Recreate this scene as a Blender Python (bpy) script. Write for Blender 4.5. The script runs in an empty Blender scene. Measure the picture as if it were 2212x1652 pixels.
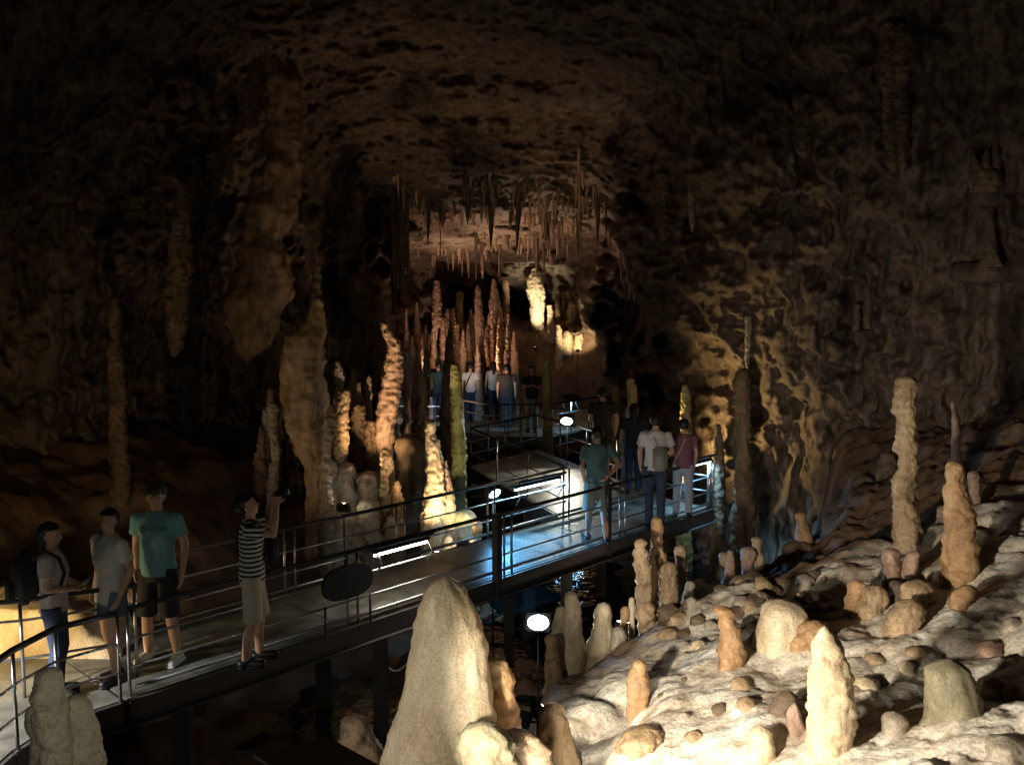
import bpy, bmesh, math, random
import numpy as np
from mathutils import Vector, Matrix
from mathutils.bvhtree import BVHTree

SC = bpy.context.scene
COL = SC.collection
# ------------------------------------------------------------------ camera, world, exposure
F = 929.0                       # focal length in pixels of the 1024 wide frame
PITCH = math.radians(5.6)
CAMZ = 3.6
cam_d = bpy.data.cameras.new('camera'); cam = bpy.data.objects.new('camera', cam_d); COL.objects.link(cam)
cam_d.sensor_width = 36.0; cam_d.lens = 36.0 * F / 1024.0
cam_d.clip_start = 0.05; cam_d.clip_end = 300
cam.location = (0, 0, CAMZ); cam.rotation_euler = (math.radians(90) - PITCH, 0, 0)
SC.camera = cam
W = bpy.data.worlds.new('World'); SC.world = W; W.use_nodes = True
W.node_tree.nodes['Background'].inputs[0].default_value = (0.010, 0.010, 0.016, 1)   # inside a closed cave
W.node_tree.nodes['Background'].inputs[1].default_value = 0.05
SC.view_settings.view_transform = 'Standard'; SC.view_settings.look = 'None'
SC.view_settings.exposure = 0.0; SC.view_settings.gamma = 1.0
SC.cycles.max_bounces = 5; SC.cycles.diffuse_bounces = 3; SC.cycles.glossy_bounces = 2
SC.cycles.use_denoising = True
SC.cycles.sample_clamp_indirect = 3.0
random.seed(7)
S = 1024.0 / 2212.0
def ray(u, v):
    cx = (u * S - 512.0) / F; cy = (382.0 - v * S) / F
    c, s = math.cos(PITCH), math.sin(PITCH)
    return (cx, c + cy * s, -s + cy * c)
def P(u, v, d):
    r = ray(u, v); return Vector((r[0] / r[1] * d, d, CAMZ + r[2] / r[1] * d))
def G(u, v, z=0.0):
    r = ray(u, v); d = (z - CAMZ) / (r[2] / r[1]); return Vector((r[0] / r[1] * d, d, z))
def upm(d):                     # metres per unit of u at forward distance d
    return d * S / F * 1.01

# ------------------------------------------------------------------ noise
_rng = np.random.RandomState(3)
_perm = _rng.permutation(256); _perm = np.concatenate([_perm, _perm, _perm])
_g = _rng.normal(size=(256, 3)); _g /= np.linalg.norm(_g, axis=1)[:, None]
def perlin(p):
    p = np.asarray(p, dtype=np.float64)
    i = np.floor(p).astype(np.int64); f = p - i; i &= 255
    w = f * f * f * (f * (f * 6 - 15) + 10)
    out = 0
    for dx in (0, 1):
        for dy in (0, 1):
            for dz in (0, 1):
                h = _perm[_perm[_perm[(i[..., 0] + dx) & 255] + ((i[..., 1] + dy) & 255)] + ((i[..., 2] + dz) & 255)]
                g = _g[h]
                d = g[..., 0] * (f[..., 0] - dx) + g[..., 1] * (f[..., 1] - dy) + g[..., 2] * (f[..., 2] - dz)
                wx = w[..., 0] if dx else 1 - w[..., 0]
                wy = w[..., 1] if dy else 1 - w[..., 1]
                wz = w[..., 2] if dz else 1 - w[..., 2]
                out = out + d * wx * wy * wz
    return out
def fbm(p, o=4, gain=0.5):
    p = np.asarray(p, dtype=np.float64); a = 1.0; s = 0
    for k in range(o):
        s = s + a * perlin(p * (2.03 ** k) + 17.3 * k); a *= gain
    return s
def ridged(p, o=4):
    p = np.asarray(p, dtype=np.float64); a = 1.0; s = 0
    for k in range(o):
        s = s + a * (1 - np.abs(perlin(p * (2.1 ** k) + 9.1 * k)) * 2.4); a *= 0.5
    return s
def cells(x, y, size, seed, jit=0.9):      # rounded domes of a cell pattern, 0..1
    gx, gy = x / size, y / size
    ix, iy = np.floor(gx).astype(int), np.floor(gy).astype(int)
    best = np.full(np.shape(gx), 9.0)
    for dx in (-1, 0, 1):
        for dy in (-1, 0, 1):
            cx, cy = ix + dx, iy + dy
            h = _perm[(_perm[(cx + seed) & 255] + cy * 7 + seed) & 255]
            h2 = _perm[(h + 31) & 255]; h3 = _perm[(h + 77) & 255]
            px = cx + 0.5 + (h / 255.0 - 0.5) * jit; py = cy + 0.5 + (h2 / 255.0 - 0.5) * jit
            r = 0.45 + 0.45 * h3 / 255.0
            best = np.minimum(best, ((gx - px) ** 2 + (gy - py) ** 2) / (r * r))
    return np.sqrt(np.clip(1 - best, 0, 1))
def sst(a, b, x):
    t = np.clip((x - a) / (b - a), 0, 1); return t * t * (3 - 2 * t)

# ------------------------------------------------------------------ materials
def newmat(name):
    m = bpy.data.materials.new(name); m.use_nodes = True
    return m, m.node_tree.nodes, m.node_tree.links, m.node_tree.nodes['Principled BSDF']
def plain(name, col, rough=0.6, metal=0.0, var=0.15, scale=18.0, bump=0.15, coat=0.0):
    m, N, L, b = newmat(name)
    tc = N.new('ShaderNodeTexCoord'); no = N.new('ShaderNodeTexNoise'); no.inputs['Scale'].default_value = scale; no.inputs['Detail'].default_value = 5
    L.new(tc.outputs['Object'], no.inputs['Vector'])
    mx = N.new('ShaderNodeMix'); mx.data_type = 'RGBA'
    mx.inputs['A'].default_value = (*[c * (1 - var) for c in col], 1); mx.inputs['B'].default_value = (*[min(1, c * (1 + var)) for c in col], 1)
    L.new(no.outputs['Fac'], mx.inputs['Factor']); L.new(mx.outputs['Result'], b.inputs['Base Color'])
    bp = N.new('ShaderNodeBump'); bp.inputs['Strength'].default_value = bump; bp.inputs['Distance'].default_value = 0.01
    L.new(no.outputs['Fac'], bp.inputs['Height']); L.new(bp.outputs['Normal'], b.inputs['Normal'])
    b.inputs['Roughness'].default_value = rough; b.inputs['Metallic'].default_value = metal
    if coat: b.inputs['Coat Weight'].default_value = coat
    return m
def rock(name, pale, mid, dark, scale=1.0, rough=0.55, bump=0.5, speck=0.5, zs=0.35, spec=0.35):
    """mottled limestone: three tones by noise, stretched along z, fine grain, wet patches"""
    m, N, L, b = newmat(name)
    tc = N.new('ShaderNodeTexCoord'); mp = N.new('ShaderNodeMapping'); mp.inputs['Scale'].default_value = (1, 1, zs)
    L.new(tc.outputs['Object'], mp.inputs['Vector'])
    n1 = N.new('ShaderNodeTexNoise'); n1.inputs['Scale'].default_value = 1.6 * scale; n1.inputs['Detail'].default_value = 8; n1.inputs['Roughness'].default_value = 0.65; n1.inputs['Distortion'].default_value = 0.6
    L.new(mp.outputs['Vector'], n1.inputs['Vector'])
    r = N.new('ShaderNodeValToRGB'); e = r.color_ramp.elements
    e[0].position = 0.32; e[0].color = (*dark, 1); e[1].position = 0.66; e[1].color = (*pale, 1)
    k = r.color_ramp.elements.new(0.49); k.color = (*mid, 1)
    L.new(n1.outputs['Fac'], r.inputs['Fac'])
    n2 = N.new('ShaderNodeTexNoise'); n2.inputs['Scale'].default_value = 22 * scale; n2.inputs['Detail'].default_value = 7; n2.inputs['Roughness'].default_value = 0.7
    L.new(tc.outputs['Object'], n2.inputs['Vector'])
    rr = N.new('ShaderNodeValToRGB'); rr.color_ramp.elements[0].position = 0.36; rr.color_ramp.elements[1].position = 0.58
    rr.color_ramp.elements[0].color = (0.45, 0.4, 0.38, 1); rr.color_ramp.elements[1].color = (1, 1, 1, 1)
    L.new(n2.outputs['Fac'], rr.inputs['Fac'])
    mx = N.new('ShaderNodeMix'); mx.data_type = 'RGBA'; mx.blend_type = 'MULTIPLY'; mx.inputs['Factor'].default_value = speck
    L.new(r.outputs['Color'], mx.inputs['A']); L.new(rr.outputs['Color'], mx.inputs['B'])
    L.new(mx.outputs['Result'], b.inputs['Base Color'])
    mr = N.new('ShaderNodeMapRange'); mr.inputs['To Min'].default_value = rough - 0.18; mr.inputs['To Max'].default_value = rough + 0.25
    L.new(n1.outputs['Fac'], mr.inputs['Value']); L.new(mr.outputs['Result'], b.inputs['Roughness'])
    b.inputs['Specular IOR Level'].default_value = spec
    vo = N.new('ShaderNodeTexVoronoi'); vo.inputs['Scale'].default_value = 14 * scale; L.new(tc.outputs['Object'], vo.inputs['Vector'])
    ad = N.new('ShaderNodeMath'); ad.operation = 'MULTIPLY_ADD'; ad.inputs[1].default_value = -0.35
    L.new(vo.outputs['Distance'], ad.inputs[0]); L.new(n2.outputs['Fac'], ad.inputs[2])
    ad2 = N.new('ShaderNodeMath'); ad2.operation = 'MULTIPLY_ADD'; ad2.inputs[1].default_value = 2.0
    L.new(n1.outputs['Fac'], ad2.inputs[0]); L.new(ad.outputs[0], ad2.inputs[2])
    bp = N.new('ShaderNodeBump'); bp.inputs['Strength'].default_value = bump; bp.inputs['Distance'].default_value = 0.03 / scale
    L.new(ad2.outputs[0], bp.inputs['Height']); L.new(bp.outputs['Normal'], b.inputs['Normal'])
    return m
M = {}
M['shell'] = rock('cave_rock', (0.27, 0.205, 0.16), (0.16, 0.118, 0.09), (0.06, 0.046, 0.038), 2.6, 0.65, 1.0, 0.9, 0.45, spec=0.2)
M['floor'] = rock('flowstone_floor', (0.88, 0.83, 0.74), (0.76, 0.67, 0.54), (0.42, 0.31, 0.21), 1.9, 0.5, 0.7, 0.6, 1.0)
M['cream'] = rock('cream_calcite', (0.74, 0.64, 0.47), (0.62, 0.50, 0.33), (0.42, 0.31, 0.18), 3.0, 0.42, 0.8, 0.6, spec=0.5)
M['tan'] = rock('tan_calcite', (0.60, 0.46, 0.29), (0.42, 0.29, 0.16), (0.20, 0.13, 0.075), 3.0, 0.42, 0.8, 0.6, spec=0.5)
M['rust'] = rock('rusty_calcite', (0.58, 0.40, 0.22), (0.44, 0.26, 0.12), (0.24, 0.13, 0.06), 3.0, 0.42, 0.8, 0.6, spec=0.5)
M['brown'] = rock('brown_rock', (0.30, 0.21, 0.13), (0.17, 0.115, 0.07), (0.07, 0.05, 0.035), 3.0, 0.6, 0.8, 0.7)
M['grey'] = rock('grey_calcite', (0.52, 0.46, 0.38), (0.38, 0.32, 0.25), (0.20, 0.165, 0.12), 3.0, 0.42, 0.8, 0.6, spec=0.5)
M['olive'] = rock('mossy_calcite', (0.50, 0.44, 0.22), (0.36, 0.31, 0.13), (0.18, 0.16, 0.07), 3.0, 0.42, 0.8, 0.6, spec=0.5)
M['murk'] = rock('greenish_grey_calcite', (0.34, 0.30, 0.20), (0.24, 0.21, 0.13), (0.13, 0.11, 0.07), 3.0, 0.55, 0.6, 0.55)
M['pink'] = rock('pinkish_calcite', (0.60, 0.42, 0.31), (0.42, 0.27, 0.19), (0.18, 0.11, 0.08), 3.0, 0.42, 0.8, 0.6, spec=0.5)
M['steel'] = plain('brushed_steel', (0.42, 0.43, 0.44), 0.28, 0.9, 0.2, 40, 0.1)
M['darksteel'] = plain('dark_painted_steel', (0.045, 0.045, 0.05), 0.4, 0.3, 0.3, 25, 0.15)
M['beam'] = plain('galvanised_beam', (0.10, 0.09, 0.085), 0.45, 0.5, 0.4, 12, 0.3)
M['black'] = plain('black_plastic', (0.012, 0.012, 0.014), 0.45, 0, 0.2)
M['housing'] = plain('lamp_housing', (0.06, 0.06, 0.065), 0.4, 0.6)
M['board'] = plain('board_face', (0.03, 0.035, 0.04), 0.3, 0.0, 0.4, 30)
M['cable'] = plain('cable_sheath', (0.35, 0.33, 0.28), 0.5)
def deckmat():
    m, N, L, b = newmat('wet_steel_deck')
    tc = N.new('ShaderNodeTexCoord'); no = N.new('ShaderNodeTexNoise'); no.inputs['Scale'].default_value = 3.5; no.inputs['Detail'].default_value = 7
    L.new(tc.outputs['Object'], no.inputs['Vector'])
    r = N.new('ShaderNodeValToRGB'); r.color_ramp.elements[0].color = (0.055, 0.055, 0.05, 1); r.color_ramp.elements[1].color = (0.17, 0.165, 0.14, 1)
    r.color_ramp.elements[0].position = 0.35; r.color_ramp.elements[1].position = 0.65
    L.new(no.outputs['Fac'], r.inputs['Fac']); L.new(r.outputs['Color'], b.inputs['Base Color'])
    mr = N.new('ShaderNodeMapRange'); mr.inputs['To Min'].default_value = 0.30; mr.inputs['To Max'].default_value = 0.6
    L.new(no.outputs['Fac'], mr.inputs['Value']); L.new(mr.outputs['Result'], b.inputs['Roughness'])
    vo = N.new('ShaderNodeTexVoronoi'); vo.inputs['Scale'].default_value = 45; L.new(tc.outputs['Object'], vo.inputs['Vector'])
    bp = N.new('ShaderNodeBump'); bp.inputs['Strength'].default_value = 0.35; bp.inputs['Distance'].default_value = 0.004
    L.new(vo.outputs['Distance'], bp.inputs['Height']); L.new(bp.outputs['Normal'], b.inputs['Normal'])
    return m
M['deck'] = deckmat()
def watermat():
    m, N, L, b = newmat('cave_water')
    b.inputs['Base Color'].default_value = (0.008, 0.014, 0.016, 1); b.inputs['Roughness'].default_value = 0.06
    tc = N.new('ShaderNodeTexCoord'); no = N.new('ShaderNodeTexNoise'); no.inputs['Scale'].default_value = 2.2; no.inputs['Detail'].default_value = 4
    L.new(tc.outputs['Object'], no.inputs['Vector'])
    bp = N.new('ShaderNodeBump'); bp.inputs['Strength'].default_value = 0.5; bp.inputs['Distance'].default_value = 0.06
    L.new(no.outputs['Fac'], bp.inputs['Height']); L.new(bp.outputs['Normal'], b.inputs['Normal'])
    return m
M['water'] = watermat()
def emit(name, col, s):
    m, N, L, b = newmat(name)
    b.inputs['Base Color'].default_value = (*col, 1); b.inputs['Emission Color'].default_value = (*col, 1); b.inputs['Emission Strength'].default_value = s
    return m
M['lens_cool'] = emit('cool_lamp_lens', (0.55, 0.85, 1.0), 30)
M['lens_warm'] = emit('warm_lamp_lens', (1.0, 0.88, 0.66), 40)
M['lens_white'] = emit('white_lamp_lens', (1.0, 0.97, 0.85), 30)
M['tube_white'] = emit('white_tube', (1.0, 0.97, 0.9), 14)
M['tube_blue'] = emit('blue_tube', (0.5, 0.78, 1.0), 12)
M['screen'] = emit('phone_screen', (0.75, 0.88, 1.0), 4)

# ------------------------------------------------------------------ object helpers
def mesh_obj(name, V, Fc, mat, parent=None, smooth=True, loc=(0, 0, 0)):
    me = bpy.data.meshes.new(name)
    if isinstance(V, np.ndarray): V = V.tolist()
    if isinstance(Fc, np.ndarray): Fc = Fc.tolist()
    me.from_pydata(V, [], Fc); me.update()
    if smooth: me.polygons.foreach_set('use_smooth', [True] * len(me.polygons))
    if mat is not None: me.materials.append(mat)
    o = bpy.data.objects.new(name, me); COL.objects.link(o); o.location = loc
    if parent is not None: o.parent = parent
    return o
def empty(name, loc=(0, 0, 0), rz=0):
    o = bpy.data.objects.new(name, None); COL.objects.link(o); o.location = loc; o.rotation_euler = (0, 0, rz); o.empty_display_size = 0.1
    return o
def tag(o, label=None, cat=None, group=None, kind=None):
    if label: o['label'] = label
    if cat: o['category'] = cat
    if group: o['group'] = group
    if kind: o['kind'] = kind
    return o
class MB:
    def __init__(s): s.v = []; s.f = []
    def add(s, V, Fc):
        n = len(s.v); s.v += [tuple(x) for x in V]; s.f += [tuple(i + n for i in f) for f in Fc]; return s
    def box(s, c, d, rot=None, bev=0.0):
        c = Vector(c); V = []
        if bev > 0:
            bm = bmesh.new(); bmesh.ops.create_cube(bm, size=1)
            for v in bm.verts: v.co = Vector((v.co.x * d[0], v.co.y * d[1], v.co.z * d[2]))
            bmesh.ops.bevel(bm, geom=bm.edges[:], offset=bev, segments=2, affect='EDGES')
            V = [v.co.copy() for v in bm.verts]; bm.verts.index_update(); Fc = [tuple(v.index for v in f.verts) for f in bm.faces]; bm.free()
        else:
            for x in (-.5, .5):
                for y in (-.5, .5):
                    for z in (-.5, .5): V.append(Vector((x * d[0], y * d[1], z * d[2])))
            Fc = [(0, 1, 3, 2), (4, 6, 7, 5), (0, 4, 5, 1), (2, 3, 7, 6), (0, 2, 6, 4), (1, 5, 7, 3)]
        if rot is not None: V = [rot @ v for v in V]
        return s.add([v + c for v in V], Fc)
    def prism(s, poly, z0, z1):
        n = len(poly)
        V = [(x, y, z0) for x, y in poly] + [(x, y, z1) for x, y in poly]
        Fc = [tuple(range(n - 1, -1, -1)), tuple(range(n, 2 * n))] + [(i, (i + 1) % n, n + (i + 1) % n, n + i) for i in range(n)]
        return s.add(V, Fc)
    def tube(s, pts, r, n=8, caps=True):
        pts = [Vector(p) for p in pts]; rs = r if isinstance(r, (list, tuple)) else [r] * len(pts)
        V = []; prev = None
        for i, p in enumerate(pts):
            t = (pts[min(i + 1, len(pts) - 1)] - pts[max(i - 1, 0)]).normalized()
            a = Vector((0, 0, 1)) if abs(t.z) < 0.95 else Vector((1, 0, 0))
            if prev is not None: a = prev
            x = (a - t * a.dot(t)).normalized(); y = t.cross(x); prev = x
            for k in range(n):
                w = 2 * math.pi * k / n; V.append(p + (x * math.cos(w) + y * math.sin(w)) * rs[i])
        m = len(pts)
        Fc = [(i * n + k, i * n + (k + 1) % n, (i + 1) * n + (k + 1) % n, (i + 1) * n + k) for i in range(m - 1) for k in range(n)]
        if caps: Fc += [tuple(range(n - 1, -1, -1)), tuple(range((m - 1) * n, m * n))]
        return s.add(V, Fc)
    def ball(s, c, r, n=12, m=8, rot=None):
        r = r if isinstance(r, (tuple, list)) else (r, r, r); V = []
        for i in range(1, m):
            a = math.pi * i / m
            for k in range(n):
                w = 2 * math.pi * k / n; V.append(Vector((r[0] * math.sin(a) * math.cos(w), r[1] * math.sin(a) * math.sin(w), r[2] * math.cos(a))))
        V += [Vector((0, 0, r[2])), Vector((0, 0, -r[2]))]
        if rot is not None: V = [rot @ v for v in V]
        V = [v + Vector(c) for v in V]; T = (m - 1) * n; B = T + 1
        Fc = [(i * n + k, (i + 1) * n + k, (i + 1) * n + (k + 1) % n, i * n + (k + 1) % n) for i in range(m - 2) for k in range(n)]
        Fc += [(T, k, (k + 1) % n) for k in range(n)] + [(B, (m - 2) * n + (k + 1) % n, (m - 2) * n + k) for k in range(n)]
        return s.add(V, Fc)
    def cap(s, a, b, ra, rb, n=12):          # tapered capsule
        a, b = Vector(a), Vector(b); t = b - a; L = t.length; t.normalize()
        pts, rs = [], []
        for k in range(5): w = math.pi / 2 * (k + 0.35) / 5; pts.append(a - t * ra * math.cos(w)); rs.append(ra * math.sin(w))
        for k in range(5): w = math.pi / 2 * k / 5; pts.append(b + t * rb * math.sin(w)); rs.append(rb * math.cos(w))
        return s.tube(pts, rs, n)
    def loft(s, rings, n=24):                # rings: (z, cx, cy, rx, ry)
        V = []
        for z, cx, cy, rx, ry in rings:
            for k in range(n):
                w = 2 * math.pi * k / n; V.append((cx + rx * math.cos(w), cy + ry * math.sin(w), z))
        m = len(rings)
        up = rings[-1][0] > rings[0][0]
        Fc = [(i * n + k, i * n + (k + 1) % n, (i + 1) * n + (k + 1) % n, (i + 1) * n + k) for i in range(m - 1) for k in range(n)]
        Fc += [tuple(range(n - 1, -1, -1)), tuple(range((m - 1) * n, m * n))]
        if not up: Fc = [tuple(reversed(f)) for f in Fc]
        return s.add(V, Fc)
    def build(s, name, mat, parent=None, smooth=True, loc=(0, 0, 0)):
        return mesh_obj(name, s.v, s.f, mat, parent, smooth, loc)
    def remesh(s, name, mat, vox, parent=None, sm=3, loc=(0, 0, 0)):
        o = mesh_obj(name, s.v, s.f, mat, None, True, loc)
        md = o.modifiers.new('r', 'REMESH'); md.mode = 'VOXEL'; md.voxel_size = vox; md.use_smooth_shade = True
        if sm: sd = o.modifiers.new('s', 'SMOOTH'); sd.iterations = sm; sd.factor = 0.5
        dg = bpy.context.evaluated_depsgraph_get(); me = bpy.data.meshes.new_from_object(o.evaluated_get(dg))
        old = o.data; o.modifiers.clear(); o.data = me; bpy.data.meshes.remove(old); me.name = name
        me.materials.clear(); me.materials.append(mat)
        me.polygons.foreach_set('use_smooth', [True] * len(me.polygons))
        if parent is not None: o.parent = parent
        return o

# ------------------------------------------------------------------ terrain
EDGE = np.array([(-0.35, 1.5), (-0.25, 4.6), (0.0, 6.5), (0.72, 8.0), (1.7, 9.3), (2.9, 10.0), (4.1, 11.5), (4.9, 14), (6.2, 19), (8, 40)])
def edge_dist(x, y):        # signed distance, positive on the slope side
    best = np.full(np.shape(x), 99.0); sg = np.ones(np.shape(x))
    for (ax, ay), (bx, by) in zip(EDGE[:-1], EDGE[1:]):
        dx, dy = bx - ax, by - ay; t = np.clip(((x - ax) * dx + (y - ay) * dy) / (dx * dx + dy * dy), 0, 1)
        qx, qy = x - ax - t * dx, y - ay - t * dy; d = np.hypot(qx, qy)
        s = np.where(dx * (y - ay) - dy * (x - ax) < 0, 1.0, -1.0)
        upd = d < best; best = np.where(upd, d, best); sg = np.where(upd, s, sg)
    return best * sg
def bump2(x, y, cx, cy, r, h, p=1.0):
    d = np.sqrt((x - cx) ** 2 + ((y - cy) / p) ** 2) / r
    return h * np.exp(-d * d)
def height(x, y):
    x = np.asarray(x, float); y = np.asarray(y, float)
    p = np.stack([x, y, np.zeros_like(x)], -1)
    ed = edge_dist(x + 0.25 * perlin(p * 0.9 + 5), y + 0.25 * perlin(p * 0.9 + 15))
    m = sst(-0.55, 0.18, ed)
    sl = 0.5 + 0.30 * x - 0.05 * (y - 5) + sst(4.6, 8.5, x + 0.15 * (y - 8)) * 0.5 - sst(2.5, 5.5, x) * sst(9.0, 13, y) * 0.35
    y2 = 7.2 + 0.32 * (x - 1.0) + 0.5 * perlin(p * 0.9 + 77)
    sl = sl - 0.55 * sst(0.0, 1.3, y - y2) * sst(5.5, 3.0, x)
    sl = sl + 0.16 * fbm(p * 0.8 + 3, 3) + 0.10 * sst(0, 0.8, y - y2) * ridged(p * 2.2 + 5, 3)
    k = sst(0.0, 0.8, ed)
    wx = x + 0.16 * perlin(p * 2.1 + 31) + 0.05 * perlin(p * 6 + 3); wy = y + 0.16 * perlin(p * 2.1 + 61) + 0.05 * perlin(p * 6 + 13)
    patch = sst(-0.12, 0.22, perlin(p * 0.9 + 40)); pt2 = sst(-0.2, 0.25, perlin(p * 1.7 + 9))
    sl = sl + 0.10 * k * cells(wx, wy, 0.62, 11) * (0.35 + 0.65 * patch) + 0.045 * cells(wx, wy, 0.23, 47) * pt2 + 0.012 * cells(wx, wy, 0.085, 90) * patch
    sl = sl + 0.025 * ridged(p * np.array([2.0, 3.4, 1]) + 7, 3) * sst(0.1, -0.25, perlin(p * 0.7 + 70)) + 0.035 * fbm(p * 3.1 + 8, 4) + 0.018 * fbm(p * 11, 3) + 0.010 * ridged(p * 17, 2) * (1 - patch)
    lo = -1.75 + 0.45 * fbm(p * 0.5, 4) + 0.12 * cells(x, y, 0.7, 5) + 0.10 * ridged(p * 1.1 + 2, 3)
    r = np.hypot(x, y - 8)
    # banks on the left, behind the bridge, and the mound of the back chamber
    left = sst(-3.0, -9.0, x + 0.1 * (y - 12)) * 2.6
    lo = lo + left + bump2(x, y, -5.6, 15.5, 2.6, 1.2) + bump2(x, y, -3.4, 16.4, 1.8, 1.0) + bump2(x, y, -2.6, 15.2, 0.9, 0.5)
    lo = lo + bump2(x, y, -3.2, 3.6, 1.7, 1.5) + bump2(x, y, -0.6, 4.3, 1.1, 1.3) + bump2(x, y, 0.2, 8.2, 1.2, 0.7)
    ms = sst(28.4, 31.5, y + 0.6 * perlin(p * 0.35 + 4)) * 3.7
    lo = lo + ms + sst(1.2, 4.5, x - 0.0 * y) * sst(17.5, 22, y) * 2.2
    lo = lo + sst(5.2, 9, x) * sst(11, 14, y) * 1.0
    lo = lo * 1.0 + (sst(-0.1, 1.2, ms + left)) * 0.25 * ridged(p * 0.9 + 30, 4)
    return lo * (1 - m) + np.maximum(sl, lo) * m
def hz(x, y): return float(height(np.array([x]), np.array([y]))[0])
def axis(segs):
    out = []
    for a, b, st in segs: out.append(np.arange(a, b, st))
    return np.concatenate(out)
xs = axis([(-26, -9, 0.3), (-9, -0.5, 0.09), (-0.5, 6.2, 0.024), (6.2, 12, 0.08), (12, 26, 0.4)])
ys = axis([(-6, 3, 0.25), (3, 10.6, 0.024), (10.6, 20, 0.085), (20, 34, 0.11), (34, 44, 0.4)])
X, Y = np.meshgrid(xs, ys); Z = height(X, Y)
nx, ny = len(xs), len(ys)
idx = np.arange(nx * ny).reshape(ny, nx)
Fq = np.stack([idx[:-1, :-1], idx[:-1, 1:], idx[1:, 1:], idx[1:, :-1]], -1).reshape(-1, 4)
ground = mesh_obj('cave_ground', np.stack([X, Y, Z], -1).reshape(-1, 3), Fq, M['floor'])
tag(ground, kind='structure')
# brown dirt away from the flowstone slope: vertex mask drives the material
def ground_mask():
    me = ground.data; a = me.color_attributes.new('kind_of_stone', 'FLOAT_COLOR', 'POINT')
    x, y = X.ravel(), Y.ravel(); p = np.stack([x, y, x * 0], -1)
    ed = edge_dist(x, y)
    f = sst(-0.2, 0.35, ed + 0.25 * perlin(p * 1.3)) * (1 - sst(-0.25, 0.35, y - (7.2 + 0.32 * (x - 1.0) + 0.5 * perlin(p * 0.9 + 77)) + 0.7 * perlin(p * 1.9)))
    f = f * sst(-0.40, -0.12, perlin(p * 1.25 + 60) + 0.55 * perlin(p * 4.1) + 0.25 * (6.0 - y) / 3.0 + 0.22)
    c = np.stack([f, f, f, np.ones_like(f)], -1).astype(np.float32)
    a.data.foreach_set('color', c.ravel())
ground_mask()
def blend_floor():
    m = M['floor']; N, L = m.node_tree.nodes, m.node_tree.links; b = N['Principled BSDF']
    src = b.inputs['Base Color'].links[0].from_socket
    at = N.new('ShaderNodeAttribute'); at.attribute_name = 'kind_of_stone'
    mx = N.new('ShaderNodeMix'); mx.data_type = 'RGBA'; mx.blend_type = 'MULTIPLY'
    inv = N.new('ShaderNodeMath'); inv.operation = 'SUBTRACT'; inv.inputs[0].default_value = 1.0
    L.new(at.outputs['Fac'], inv.inputs[1]); L.new(inv.outputs[0], mx.inputs['Factor'])
    L.new(src, mx.inputs['A']); mx.inputs['B'].default_value = (0.28, 0.20, 0.155, 1)
    L.new(mx.outputs['Result'], b.inputs['Base Color'])
blend_floor()
water = MB().prism([(-9, -2), (14, -2), (14, 30), (-9, 30)], -1.60, -1.46).build('water', M['water'], None, False)
tag(water, kind='structure')

# ------------------------------------------------------------------ cave shell (walls and ceiling)
def shell_point(az, el):
    """distance from the chamber's centre (0,2,3) along azimuth/elevation"""
    deg = np.degrees(az); _d = np.stack([np.cos(el) * np.sin(az), np.cos(el) * np.cos(az), np.sin(el)], -1); deg = deg + 5.0 * perlin(_d * 9 + 3) + 2.6 * perlin(_d * 26 + 7) + 1.4 * perlin(_d * 70 + 1); deg = np.where(np.abs(deg) < 40, deg * (1 + 1.1 * np.clip(el, 0, 0.6)), deg)
    ka = np.array([-180, -140, -100, -60, -38, -30, -24, -17, -12, -10.0, -6.6, -3, 2, 5.2, 9.2, 12.0, 15, 20, 26, 33, 50, 90, 140, 180])
    kr = np.array([9, 10, 12, 13, 13.5, 14.5, 16.5, 18, 19, 20, 30, 34, 34, 31, 18.2, 16.8, 15.4, 14.0, 12.5, 11.5, 10.5, 10, 9, 9])
    R = np.interp(deg, ka, kr)
    dx, dy, dz = np.cos(el) * np.sin(az), np.cos(el) * np.cos(az), np.sin(el)
    r_w = R / np.maximum(np.cos(el), 0.12)
    r_w = r_w * (1 - 0.10 * np.sin(np.clip(el, 0, 1.2)))
    # ceiling: 11 m over the near hall, falling towards the back chamber
    a, bq = 10.8, 0.20
    den = dz + bq * dy
    r_c = np.where(den > 1e-3, (a - bq * 2 - 3) / np.maximum(den, 1e-3), 1e3)
    den2 = -dz + 1e-3
    r_f = np.where(den2 > 1e-2, 6.5 / np.maximum(den2, 1e-2), 1e3)
    k = 1.2
    r = -k * np.log(np.exp(-np.minimum(r_w, 60) / k) + np.exp(-np.minimum(r_c, 60) / k))
    return np.minimum(r, r_f), dx, dy, dz
az = np.radians(axis([(-180, -34, 1.2), (-34, 36, 0.105), (36, 180.6, 1.2)]))
el = np.radians(axis([(-75, -20, 1.5), (-20, -8, 0.25), (-8, 26, 0.115), (26, 40, 0.6), (40, 90.1, 2.0)]))
AZ, EL = np.meshgrid(az, el)
r, dx, dy, dz = shell_point(AZ, EL)
px, py, pz = r * dx, 2 + r * dy, 3 + r * dz
p = np.stack([px, py, pz], -1)
wall = sst(0.35, 0.05, np.abs(dz)) * 0 + sst(0.9, 0.0, (pz - 3) / 6.0)
warp = np.stack([perlin(p * 0.25), perlin(p * 0.25 + 11), perlin(p * 0.25 + 23)], -1)
q = p + warp * 0.7
disp = 1.3 * fbm(q * 0.22, 3) + 0.34 * ridged(q * np.array([0.55, 0.55, 0.25]) + 3, 3) + 0.20 * ridged(q * np.array([1.6, 1.6, 0.5]) + 1, 3)
lay = ridged(q * np.array([0.35, 0.35, 2.3]) + 8, 3)          # bedding on the right hand wall
kr = sst(4.5, 7.5, np.degrees(AZ)) * sst(21, 16, np.degrees(AZ)) * sst(7.0, 4.5, pz)
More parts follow.
